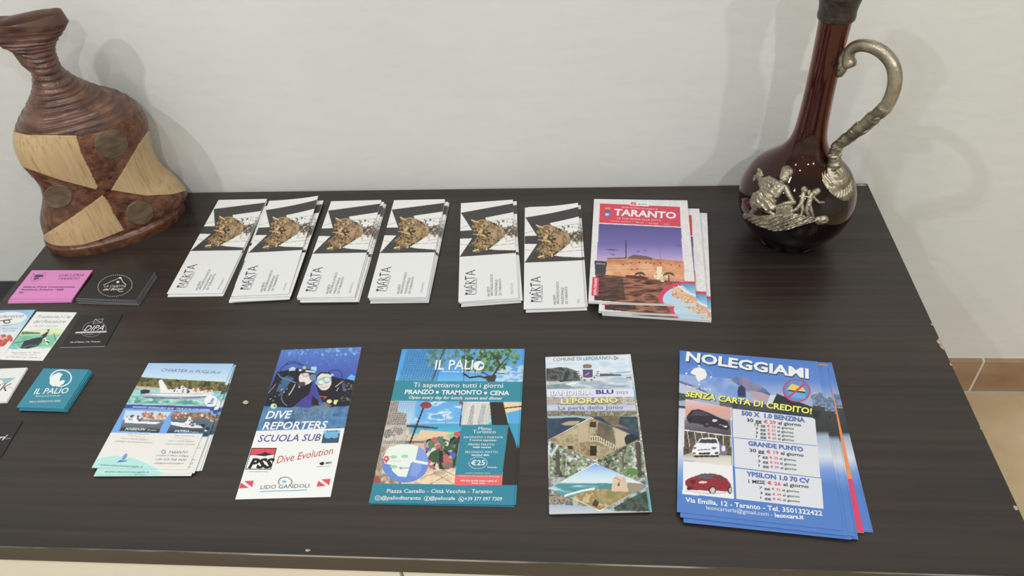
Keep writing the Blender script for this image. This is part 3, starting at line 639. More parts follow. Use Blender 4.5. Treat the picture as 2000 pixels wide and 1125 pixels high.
bp_ = Sheet(MC[4], .0075, 75.5, 209); bp_.lift = (0, .005, 0, 0); marta_art(bp_); mbent = bp_.build(.0014, 3, 'leaflet')
OFF = {1: [(0, 0, 0), (1.2, -3.6, .3)], 2: [(0, 0, 0), (5, -2.2, -1.0), (1.5, -6.5, .2), (-5.5, -4.5, 181.2)], 3: [(0, 0, 0), (2.5, -2, -1.0), (5.2, -4.8, -.5), (6.5, -3.5, -.4)],
       4: [(0, 0, 0), (1, -1.0, .5), (3.4, -1.5, -.8), (4.6, -2.0, -.9), (2.2, -2.6, .2)], 5: [(0, 0, 0), (3.2, -1.2, -1.2), (4.0, -1.5, .6), (2.5, -3.0, .3)], 6: [(0, 0, 0), (3.6, 3.6, -.2), (1.0, -1.8, .6)]}
where = {1: 'pile nearest the vase', 2: 'second pile from the vase', 3: 'third pile from the vase', 4: 'fourth pile from the vase', 5: 'fifth pile from the vase', 6: 'pile beside the red city guides'}
langs = {1: 'ENGLISH', 2: 'FRANÇAIS', 3: 'ESPAÑOL', 4: 'ITALIANO', 5: 'DEUTSCH', 6: '中文'}
words = ['second', 'third', 'fourth', 'fifth', 'sixth']
for k in range(1, 7):
    n = zs[k]; s = Sheet(MC[k], n*.0017-.0002, 75.5, 209); s.thick = proto.thick
    try: ex = {'language_lettering': marta_lang(s, langs[k])}
    except Exception: ex = None
    lab = f'white museum leaflet with golden statue head, top of the {where[k]}'
    if k in (2, 6):
        pitch = s.thick+.00003
        lay(s, mbent, 'museum_leaflet', lab, 'leaflet', (n-1)*pitch+.00002, 0, 0, 0, 'museum leaflets by the wall', extra=ex)
        offs = OFF[k][1:]
        for i, (dx, dy, da) in enumerate(offs): lay(s, mflat, 'museum_leaflet', f'white museum leaflet, {words[i]} from the top in the {where[k]}', 'leaflet', (n-2-i)*pitch+.00002, dx, dy, da, 'museum leaflets by the wall')
    else:
        pile(s, mflat, 'museum_leaflet', 'leaflet', lab, [f'white museum leaflet, {words[i]} from the top in the {where[k]}' for i in range(n-1)], OFF[k], 'museum leaflets by the wall', extra=ex)

# ---- red city guides
def guide():
    s = Sheet([(1163, 388.5), (1340.5, 393), (1357, 590), (1152.5, 586.5)], .0135, 130, 212); s.canvas(.66); s.fill((214, 215, 212)); s.frame(1130, 370, .22222)
    s.mottle([(0, 0), (1400, 0), (1400, 1200), (0, 1200)], [(208, 212, 208), (222, 220, 217), (216, 208, 210)], .03, 2)
    pic = [(192, 300), (893, 337), (918, 790), (1040, 800), (1040, 1020), (700, 1000), (152, 955), (168, 640)]
    s.grad(pic, [(290, (84, 78, 140)), (480, (112, 102, 168)), (560, (150, 138, 196)), (620, (196, 160, 190)), (660, (190, 150, 170))])
    for c in ([(240, 523), (300, 519), (365, 530), (300, 534)], [(270, 556), (330, 566), (325, 576)], [(495, 540), (540, 536), (545, 545)], [(565, 530), (600, 528), (598, 536)], [(830, 492), (900, 486), (900, 496)]): s.pp(c, (82, 74, 118))
    s.pp([(152, 620), (262, 628), (262, 740), (160, 740)], (66, 60, 74)); s.pp([(168, 640), (245, 645), (245, 655), (168, 652)], (150, 140, 160))
    sea = [(165, 735), (260, 745), (918, 800), (1040, 800), (1040, 1020), (150, 962)]; s.mottle(sea, [(60, 44, 42), (116, 74, 56), (176, 112, 80), (74, 52, 48)], .012, 5, lo=.25, hi=.75, sx=.8, sy=5)
    s.mottle([(165, 760), (400, 775), (420, 960), (150, 950)], [(48, 40, 42), (74, 52, 50), (52, 46, 46)], .012, 6, .75, sx=1, sy=4)
    wallp = [(265, 600), (420, 592), (640, 600), (915, 624), (922, 792), (700, 775), (430, 762), (248, 745), (255, 680)]
    s.grad(wallp, [(590, (176, 108, 72)), (660, (214, 140, 92)), (740, (232, 160, 112)), (790, (190, 116, 80))]); s.mottle(wallp, [(160, 96, 64), (240, 172, 124)], .02, 9, .3, sx=1, sy=2); s.mottle([(262, 660), (640, 640), (690, 760), (255, 742)], [(214, 140, 96), (244, 186, 140)], .012, 10, .5); s.mottle([(700, 640), (912, 660), (915, 780), (760, 770)], [(200, 124, 82), (232, 158, 110)], .014, 11, .5)
    s.pp([(445, 590), (490, 568), (600, 580), (660, 600), (640, 612), (445, 602)], (120, 84, 76)); s.pp([(262, 598), (420, 592), (420, 602), (262, 606)], (120, 76, 60))
    for x, y in ((400, 655), (472, 640), (540, 636), (595, 636), (635, 640), (665, 645), (720, 640), (810, 655), (880, 660), (475, 695), (520, 690)): s.pe(x, y, 7, 6, (110, 62, 44))
    s.pl([(250, 700), (700, 690), (915, 735)], 3, (160, 96, 66), .7); s.pp([(690, 670), (730, 670), (740, 780), (680, 780)], (244, 214, 176)); s.dots([(670, 720), (770, 720), (770, 800), (670, 790)], 30, 9, [(250, 226, 190), (220, 160, 120)], 3)
    for (x, y) in ((545, 735), (790, 735)):
        for k in range(9): a = math.pi*(1.0+k/8); s.pl([(x, y-10), (x+46*math.cos(a), y+12+30*math.sin(a))], 7, (74, 66, 44))
        s.pl([(x, y-10), (x, y+70)], 7, (66, 46, 36))
    s.pp([(420, 745), (560, 750), (620, 765), (600, 785), (430, 770)], (88, 52, 44)); s.pl([(160, 742), (400, 760), (700, 800), (930, 810)], 9, (110, 66, 54)); s.pl([(425, 445), (425, 598)], 6, (58, 48, 70)); s.pl([(715, 530), (718, 610)], 3, (130, 110, 150))
    s.pe(960, 935, 258, 142, (206, 60, 96), rot=-.03); s.pe(975, 942, 236, 122, (168, 204, 226), rot=-.03)
    s.pp([(918, 790), (1045, 795), (1100, 990), (1045, 1010), (1038, 812)], (206, 60, 96), 0); s.grad([(890, 812), (1060, 820), (1060, 940), (960, 880)], [(810, (60, 140, 190)), (900, (150, 200, 225))]); s.pl([(870, 835), (960, 895), (1060, 930)], 12, (240, 240, 238))
    isl = [(825, 840), (880, 850), (960, 905), (1060, 945), (1060, 985), (930, 975), (815, 920)]; s.mottle(isl, [(214, 160, 130), (226, 188, 150), (200, 140, 110)], .06, 4); s.dots(isl, 60, 6, [(170, 190, 120), (230, 205, 170), (190, 120, 100)], 5)
    s.pp([(130, 1010), (1080, 1020), (1080, 1200), (100, 1200)], (214, 215, 212))
    s.frame(1150, 380, .1); s.poly([(243, 172), (1765, 252), (1783, 648), (222, 556)], (240, 214, 218), 'title_panel'); s.poly([(243, 172), (1765, 252), (1780, 632), (226, 545)], (214, 62, 86), 'title_panel')
    s.poly([(825, 140), (1185, 160), (1180, 240), (820, 220)], (228, 226, 224), 'title_panel'); s.poly([(838, 152), (940, 158), (938, 212), (835, 206)], (205, 60, 84), 'title_panel')
    s.text('CITY', 850, 196, 925, 200, 28, (250, 235, 235), .02); s.text('MAPPA', 975, 212, 1150, 222, 38, (150, 150, 150), .01)
    s.text('TARANTO', 505, 400, 1695, 478, 118, (252, 240, 238), .035); s.text('Guida turistica con mappa di', 660, 258, 1345, 305, 24, (250, 210, 214), .01)
    s.text('LA TUA GUIDA ALLA CITTÀ', 570, 478, 1410, 530, 34, (246, 180, 190), .01); s.text('Centro storico  •  Musei  •  Spiagge  •  Info', 440, 518, 1560, 592, 20, (248, 200, 206), .01)
    s.ell(390, 370, 62, 62, (90, 100, 150), 'emblem'); s.poly([(335, 345), (445, 350), (430, 425), (350, 420)], (110, 130, 180), 'emblem'); s.poly([(350, 370), (420, 375), (400, 410), (340, 405)], (190, 215, 225), 'emblem'); s.poly([(335, 250), (450, 256), (440, 290), (345, 286)], (226, 150, 84), 'emblem')
    s.frame(1130, 370, .22222); s.poly([(136, 765), (192, 765), (186, 928), (126, 924)], (210, 62, 90), 'edge_tab'); s.text('ESPLORARE', 168, 915, 176, 775, (-22, 0), (248, 225, 228), .015, part='tab_lettering')
    return s, s.build(.0040, 4, 'guide')
s, me = guide(); pile(s, me, 'city_guide', 'guidebook', 'red-titled city guide with a castle at dusk, top of three', ['red-titled city guide, middle one of the pile of three', 'red-titled city guide, bottom one of the pile of three'], [(0, 0, 0), (14.5, -12.5, -.8), (22, -14.5, -2.6)], 'city guides beside the museum leaflets', pm=M_GLOSS)

# ---- pink gallery cards
s = Sheet([(62.6, 527), (177.6, 529), (142.8, 584.5), (20.5, 581)], .004, 89, 57.5); s.frame(0, 500, .1956); p = (72, 40, 82)
s.text('GALLERIA', 578, 203, 820, 205, 22, p, .0, .3); s.text('TARANTO', 566, 236, 778, 238, 22, p, .0, .3)
s.text("Galleria D'arte Contemporanea", 232, 308, 742, 318, 16, p, .025, part='body_lettering'); s.text('Residenza Artistica / B&B', 215, 334, 632, 344, 16, p, .025, part='body_lettering'); s.text('Bar', 195, 362, 248, 362, 15, p, .025, part='body_lettering')
s.line([(330, 165), (352, 185), (400, 178), (452, 158), (445, 198), (405, 232), (350, 246), (310, 232), (312, 208), (335, 190), (330, 165)], .45, p); s.poly([(345, 192), (372, 180), (435, 186), (425, 206), (340, 212)], (80, 60, 110), 'emblem'); s.poly([(328, 220), (380, 212), (398, 218), (350, 232)], p, 'emblem')
pile(s, s.build(.0012, 1), 'gallery_card', 'business card', 'bright pink gallery card on top of the pink pile', ['pink gallery card in the middle of the pink pile', 'pink gallery card at the bottom of the pink pile'], [(0, 0, 0), (-1.2, -3.2, .8), (-1.8, -4.6, 1.6)], 'pink gallery cards', paper=M_PINK)
# ---- black cards with a dotted oval and a roof
s = Sheet([(194, 532), (300.5, 534), (268, 588), (149, 585)], .0046, 85, 56); s.rect(0, 0, s.W, s.H, (40, 39, 38), 'black_face'); s.frame(0, 500, .1956); g = (205, 205, 200)
for k in range(56):
    a = 2*math.pi*k/56; cx, cy = 1160+165*math.cos(a)+26*math.sin(-a), 310+103*math.sin(a); s.ell(cx, cy, 4.5, 3.5, g, 'dotted_oval', 6)
s.line([(1045, 305), (1130, 268), (1215, 230)], .9, g, 'emblem'); s.line([(1215, 230), (1240, 275), (1272, 302)], .9, g, 'emblem'); s.poly([(1172, 272), (1190, 262), (1208, 270), (1196, 285), (1180, 285)], g, 'emblem'); s.poly([(1200, 228), (1222, 226), (1228, 244), (1208, 246)], g, 'emblem')
s.text('LA CASETTA', 1052, 325, 1262, 326, 22, g, .0); s.text('del Borgo', 1040, 358, 1240, 350, 22, g, .015, .35); s.line([(1195, 368), (1245, 365)], .8, g, 'emblem')
gm = s.build(.0006, 1)
pile(s, gm, 'restaurant_card', 'business card', 'black card with a dotted oval and house roof, top of its pile', 'black restaurant card lower in the pile beside the pink cards', [(0, 0, 0), (.3, -.5, .1), (.9, -1.3, -.4), (1.3, -1.7, .2), (1.6, -1.9, .3)], 'black cards beside the pink cards', paper=M_GREYCARD)
# ---- light blue restaurant card, cut by the picture's edge
def fish_cards():
    s = Sheet([(15, 611), (144, 611.5), (84, 703), (-45, 699.5)], .001); return s
pw, ph = 61, 95
s = Sheet([(-19, 604.5), (66, 605.5), (2, 701), (-86, 700)], .0012); s.canvas(.6); s.frame(0, 580, .12442)
s.grad([(-900, 0), (700, 0), (700, 1200), (-900, 1200)], [(190, (120, 180, 228)), (330, (150, 196, 228)), (560, (205, 218, 226)), (700, (222, 222, 220))]); s.pe(110, 335, 285, 105, (232, 232, 226), rot=-.06)
s.pl([(-250, 410), (-100, 380), (40, 365), (170, 350)], 14, (110, 100, 70)); s.pe(90, 385, 60, 35, (96, 88, 62)); s.pe(95, 388, 36, 16, (225, 225, 216)); s.pl([(110, 440), (255, 425)], 5, (140, 140, 140)); s.mottle([(-120, 610), (60, 590), (120, 620), (180, 640), (175, 690), (120, 700), (60, 780), (-160, 800)], [(190, 52, 48), (216, 96, 84), (160, 40, 40), (228, 170, 160)], .02, 3); s.pe(150, 655, 36, 60, (204, 88, 76), rot=-.5)
s.text('Il Peschereccio', -240, 325, 340, 322, 50, (96, 92, 84), .0, .4); s.text('Pizzeria', 25, 460, 120, 452, 24, (110, 110, 110), 0, .3, part='body_lettering'); s.text('Pesce fresco', 10, 512, 255, 512, 28, (120, 120, 126), 0, part='body_lettering'); s.text('di giornata', 25, 545, 220, 545, 24, (120, 120, 126), 0, part='body_lettering')
lay(s, s.build(.0005), 'restaurant_card', 'light blue card with a red crab at the left edge of the picture', 'business card', .00002)
# ---- white fisherman card
s = Sheet([(70.5, 607.5), (148.5, 610.5), (83.5, 704.5), (2, 701.5)], .0009); s.canvas(.5); s.frame(0, 580, .12442); s.fill((226, 226, 222))
s.grad([(330, 545), (450, 520), (760, 490), (870, 490), (1000, 525), (900, 640), (800, 810), (700, 810), (330, 815), (150, 800)], [(500, (206, 220, 190)), (570, (222, 220, 160)), (610, (120, 190, 160)), (760, (110, 192, 150)), (820, (190, 220, 205))])
s.pp([(340, 540), (420, 540), (640, 560), (620, 580), (330, 585)], (96, 130, 100)); s.mottle([(200, 760), (340, 620), (460, 640), (420, 760), (330, 810)], [(80, 168, 120), (120, 200, 190)], .02, 4, .6); s.pp([(130, 800), (230, 770), (300, 815), (200, 818)], (110, 180, 215))
s.pp([(320, 805), (380, 690), (520, 650), (640, 630), (700, 640), (650, 700), (600, 770), (440, 812)], (52, 56, 64)); s.pl([(360, 790), (480, 755), (640, 765)], 9, (110, 125, 165)); s.pp([(640, 610), (730, 550), (770, 545), (720, 620), (690, 650)], (56, 60, 58)); s.pe(752, 525, 20, 16, (90, 80, 66)); s.dots([(620, 650), (730, 640), (770, 740), (650, 760)], 40, 14, [(222, 226, 216), (40, 44, 48), (180, 200, 190)], 6)
s.pl([(215, 720), (390, 690)], 9, (44, 70, 64)); s.pl([(840, 570), (870, 690)], 10, (48, 70, 60)); s.pl([(370, 610), (500, 640)], 6, (70, 140, 110))
s.text('Trattoria', 560, 325, 900, 330, 44, (120, 120, 120), 0, .4); s.text('del Pescatore', 510, 402, 1010, 412, 48, (120, 120, 120), 0, .4); s.text('da zio Cosimo', 525, 462, 900, 470, 26, (140, 140, 146), 0, .3)
for t, x0, y0, x1, y1, c in (('Piazza Fontana, 47 - Taranto', 185, 878, 640, 886, (110, 110, 116)), ('Pesce fresco - Cucina', 215, 908, 570, 918, (190, 110, 110)), ('Tel. 099 4707 121 - 349 60 12', 90, 945, 640, 965, (110, 110, 116))): s.text(t, x0, y0, x1, y1, 20, c, part='address_lettering')
s.line([(890, 352), (960, 310), (1040, 292), (1105, 315), (1070, 330), (990, 330), (945, 295)], .5, (120, 150, 190), 'emblem'); s.poly([(1040, 312), (1105, 315), (1080, 330), (1040, 328)], (110, 150, 205), 'emblem')
lay(s, s.build(.0005), 'restaurant_card', 'white card with a fisherman in a boat on green water', 'business card', .00002)
# ---- square black card
s = Sheet([(154.5, 615.2), (237.5, 615), (205.5, 677.5), (121, 676.5)], .0012); s.frame(0, 500, .1956); g = (190, 190, 188)
s.ell(938, 730, 118, 82, (120, 120, 118), 'emblem', 36, .94, -.9*math.pi-.4, .3); s.ell(905, 750, 100, 58, (140, 140, 138), 'emblem', 30, .94, .2, math.pi); s.poly([(760, 752), (1062, 752), (1058, 768), (750, 768)], g, 'emblem')
s.line([(922, 680), (940, 628), (1000, 632), (1022, 628)], .6, g); s.line([(922, 672), (1005, 668), (1022, 628)], .6, g); s.line([(940, 628), (1005, 668)], .6, g); s.text('DIPA', 832, 745, 1022, 745, 52, (215, 215, 212), .0, .2); s.text('Via di Palma 116, Taranto', 705, 862, 998, 866, 15, (205, 205, 202), .01, part='address_lettering'); s.line([(850, 785), (935, 782)], .5, g)
o = lay(s, s.build(.0009), 'restaurant_card', 'square black card with a grey round emblem and white bar', 'business card', .00002, paper=M_BLACKCARD)
obj('card_edge', box_me('card_edge', -s.w/2, s.w/2, -s.h/2-.0002, -s.h/2, .0001, .0010), M_GREYCARD, o)
# ---- white card cut by the picture's edge
s = Sheet([(-67, 722), (52, 718.6), (12, 786), (-110, 788)], .0022); s.frame(0, 690, .19573)
s.poly([(-300, 262), (150, 247), (60, 312), (-300, 320)], (150, 178, 190), 'emblem'); s.ell(0, 290, 26, 20, (224, 222, 216), 'emblem'); s.text('PARK', -260, 385, 68, 382, 74, (96, 72, 74), 0, .15); s.line([(70, 345), (130, 347)], .5, (150, 150, 150))
pile(s, s.build(.0010), 'visiting_card', 'business card', 'white card with a grey-blue triangle, top one at the left edge', 'white card under the one with the grey-blue triangle', [(0, 0, 0), (.6, -.6, .3)], 'white cards at the left edge')
# ---- teal cards
s = Sheet([(83.2, 719.9), (170.6, 722), (124.8, 800.5), (36.7, 791)], .0052, 58.5, 59.5); s.frame(0, 680, .21333); wv = (226, 226, 222)
s.ell(543, 275, 100, 78, wv, 'emblem', 36, .88); s.poly([(520, 222), (558, 238), (535, 275), (532, 305), (560, 290), (582, 298), (570, 325), (530, 345), (470, 345), (444, 318), (446, 280), (470, 245)], wv, 'emblem')
s.text('IL PALIO', 310, 410, 605, 416, 48, wv, .012); s.text('Ristorante & Drink Bar', 325, 436, 545, 442, 13, wv, part='body_lettering'); s.text('TRA IL CASTELLO E IL MARE', 270, 488, 545, 494, 17, wv, part='body_lettering')
pile(s, s.build(.0009), 'teal_card', 'business card', 'square teal card with a white round bird emblem, top of its pile', 'square teal card lower in the teal pile', [(0, 0, 0), (1.4, -.2, -1.0), (2.6, -.2, -1.6), (2.2, -1.6, .4), (3.4, -.6, -1.2)], 'square teal cards', paper=M_TEAL)
# ---- black card cut by the picture's edge
s = Sheet([(-78, 823), (41.5, 824.2), (2, 893), (-120, 892)], .0012); s.frame(0, 690, .19573); s.text('Sapori', -260, 885, 48, 872, 52, (214, 212, 206), .015, .35); s.line([(50, 862), (95, 856)], .5, (190, 190, 186), 'emblem')
lay(s, s.build(.0008), 'restaurant_card', 'black card with white script at the bottom of the left edge', 'business card', .00002, paper=M_BLACKCARD)

# ---- boat charter flyers
def charter():
    s = Sheet([(292.2, 711), (455.5, 708.2), (366, 918.5), (177, 912)], .0036, 106, 149); s.canvas(.62); s.fill((218, 214, 208)); s.frame(170, 690, .22222)
    L = lambda y: 550-(y-95)*.575                                   # left edge of the sheet in this crop
    def band(y0, y1): return [(L(y0)-30, y0-4), (1320, y0+12), (1320, y1+12), (L(y1)-30, y1-4)]
    s.grad(band(60, 235), [(80, (150, 186, 240)), (240, (190, 214, 240))]); s.mottle([(440, 208), (700, 222), (1260, 240), (1230, 330), (900, 320), (440, 300)], [(60, 64, 34), (104, 98, 52), (130, 118, 70), (70, 66, 40)], .03, 3)
    s.pp([(440, 285), (700, 300), (660, 312), (420, 304)], (196, 168, 130)); sea = [(400, 302), (1260, 322), (1200, 475), (330, 445)]; s.mottle(sea, [(108, 176, 184), (160, 206, 204), (120, 190, 180)], .016, 5, sx=1, sy=4); s.mottle([(420, 375), (1000, 385), (1050, 440), (420, 430)], [(70, 140, 140), (120, 184, 170), (180, 214, 210)], .02, 6, sx=1, sy=3)
    s.pp([(470, 345), (560, 338), (900, 350), (1140, 340), (1080, 372), (900, 395), (700, 388), (500, 372)], (168, 172, 190)); s.pp([(480, 352), (1120, 345), (1050, 362), (700, 368)], (222, 222, 226)); s.pl([(500, 376), (720, 384), (900, 382), (1060, 366)], 7, (84, 92, 110))
    s.pp([(630, 236), (660, 228), (690, 272), (720, 330), (650, 330), (640, 290)], (226, 226, 226)); s.pp([(640, 330), (780, 295), (840, 275), (880, 300), (1000, 320), (1090, 318), (1120, 340), (640, 342)], (220, 218, 214)); s.dots([(740, 300), (890, 280), (900, 335), (760, 335)], 30, 10, [(70, 74, 90), (230, 230, 230), (120, 120, 130)], 4); s.dots([(910, 295), (1100, 310), (1100, 335), (920, 325)], 40, 9, [(206, 150, 120), (170, 110, 86), (226, 200, 180)], 5)
    s.pp([(475, 320), (520, 312), (560, 320), (545, 345), (480, 352)], (42, 50, 62)); s.pe(1090, 405, 60, 50, (232, 236, 232))
    s.pp(band(446, 486), (58, 70, 150)); s.grad(band(480, 690), [(480, (110, 160, 220)), (690, (100, 158, 222))])
    a = [(345, 492), (740, 505), (690, 560), (640, 655), (625, 682), (290, 660)]; s.grad(a, [(490, (180, 205, 232)), (560, (196, 208, 224)), (580, (112, 120, 130)), (690, (60, 78, 82))]); s.dots([(490, 515), (680, 520), (700, 560), (480, 555)], 60, 10, [(196, 130, 92), (168, 104, 70), (214, 164, 120)], 7); s.pp([(340, 575), (470, 585), (650, 595), (600, 612), (330, 600)], (222, 222, 222)); s.dots([(350, 535), (490, 545), (490, 585), (340, 580)], 34, 10, [(230, 230, 230), (70, 74, 80)], 8); s.pp([(310, 640), (640, 655), (630, 690), (280, 670)], (52, 60, 62))
    b = [(770, 500), (1140, 520), (1100, 600), (1060, 680), (700, 684), (740, 590), (730, 540)]; s.grad(b, [(500, (150, 128, 110)), (560, (110, 104, 92)), (585, (76, 100, 130)), (690, (56, 76, 84))]); s.dots([(770, 505), (1100, 515), (1090, 560), (740, 555)], 90, 11, [(190, 120, 84), (212, 200, 180), (88, 92, 60), (150, 90, 66)], 9); s.pp([(735, 590), (850, 600), (1000, 625), (1020, 645), (850, 640), (735, 615)], (220, 220, 220)); s.pp([(850, 605), (905, 545), (915, 560), (905, 610)], (232, 232, 232)); s.dots([(860, 570), (1010, 580), (1010, 640), (860, 620)], 30, 10, [(226, 226, 226), (90, 100, 110), (214, 180, 170)], 3); s.pe(1022, 622, 22, 15, (36, 40, 48)); s.pp([(760, 655), (1060, 665), (1040, 692), (690, 688)], (52, 66, 70))
    s.frame(170, 830, .125); s.pp([(-40, 760), (110, 520), (240, 470), (420, 455), (600, 470), (760, 500), (900, 560), (1040, 630), (1180, 700), (1340, 735), (1500, 722), (1640, 660), (1760, 620), (1760, 840), (-40, 900)], (206, 224, 216)); s.pp([(-40, 760), (110, 540), (240, 485), (420, 465), (600, 485), (740, 520), (880, 580), (1020, 650), (1160, 715), (1330, 760), (-40, 900)], (166, 214, 208))
    d = (64, 70, 90); s.frame(170, 690, .22222); s.text('CHARTER in PUGLIA.it', 650, 160, 1165, 170, 24, (70, 92, 150), 0, .15); s.line([(680, 181), (1080, 190)], .35, (220, 230, 240), 'underline'); s.text('NOLEGGIO GIORNALIERO 10/18 - TOUR DI 2H CON SKIPPER', 402, 470, 1075, 492, 15, (232, 236, 242), .012, .2, part='banner_lettering')
    s.text('POSEIDON', 330, 664, 505, 668, 20, (235, 235, 235), .02, .25, part='photo_lettering'); s.text('16 pers', 522, 668, 605, 672, 14, (235, 235, 235), 0, .25, part='photo_lettering'); s.text('SAFFRIA', 760, 680, 895, 684, 19, (235, 235, 235), .02, .25, part='photo_lettering'); s.text('6 pers', 905, 684, 978, 688, 13, (235, 235, 235), 0, .25, part='photo_lettering')
    s.frame(170, 830, .125)
    for t, x0, y0, x1, y1, c in (('max 16 persone', 625, 125, 960, 135, 20), ('con o senza skipper', 525, 195, 955, 225, 24), ('obbligo di patente nautica', 432, 242, 1010, 272, 24), ('max 6 persone', 1350, 155, 1675, 165, 20), ('con o senza skipper', 1260, 240, 1685, 255, 24), ('senza patente nautica', 1210, 290, 1690, 302, 24)): s.text(t, x0, y0, x1, y1, c, (120, 118, 118), 0, .25, part='body_lettering')
    for dx, dy in ((0, 0), (720, 35)): s.line([(640+dx, 148+dy), (720+dx, 145+dy), (780+dx, 172+dy), (850+dx, 180+dy), (905+dx, 172+dy)], .3, (150, 150, 150), 'wave_line' if dx else 'wave_mark')
    s.ell(1186, 410, 36, 34, (110, 130, 190), 'place_mark', 20, .6); s.text('TARANTO', 1262, 437, 1562, 440, 40, d, 0, .3, part='address_lettering'); s.text('presso il Molo S.Eligio', 1065, 474, 1590, 494, 24, d, 0, .2, part='address_lettering'); s.text('+39 329 768 9430', 1050, 545, 1545, 560, 28, d, 0, .2, part='address_lettering'); s.text('info@charterinpuglia.it', 1030, 605, 1510, 612, 22, d, 0, .2, part='address_lettering'); s.text('www.charterinpuglia.it', 180, 622, 850, 668, 30, (60, 84, 96), 0, .2, part='web_lettering')
    for fr, ox, oy, k in (((170, 830, .125), 0, 0, 1.), ((170, 690, .22222), 1090, 405, .38)):
        s.frame(*fr); em = 'sail_emblem' if ox else 'emblem'; q = lambda x, y: ((x-540)*k+(ox or 540), (y-500)*k+(oy or 500))
        s.poly([q(440, 575), q(500, 535), q(560, 545), q(620, 540), q(590, 560), q(520, 572)], (84, 122, 186), em); s.poly([q(525, 520), q(550, 470), q(590, 430), q(615, 440), q(612, 480), q(585, 525), q(550, 540)], (112, 146, 196), em); s.poly([q(585, 520), q(630, 455), q(625, 500), q(605, 525)], (226, 234, 240), em)
    return s, s.build(.0005, 1, 'flyer')
s, me = charter(); pile(s, me, 'boat_flyer', 'flyer', 'boat charter flyer with a white speedboat, top of its pile', [f'aqua-edged boat charter flyer, {w_} from the top of its pile' for w_ in words[:4]], [(0, 0, 0), (5.5, -6.0, 2.6), (4, -8, 1.6), (7.5, -3.6, 4.0), (8.5, -3.4, 4.8)], 'boat charter flyers', pm=M_GLOSS, paper=M_AQUA)

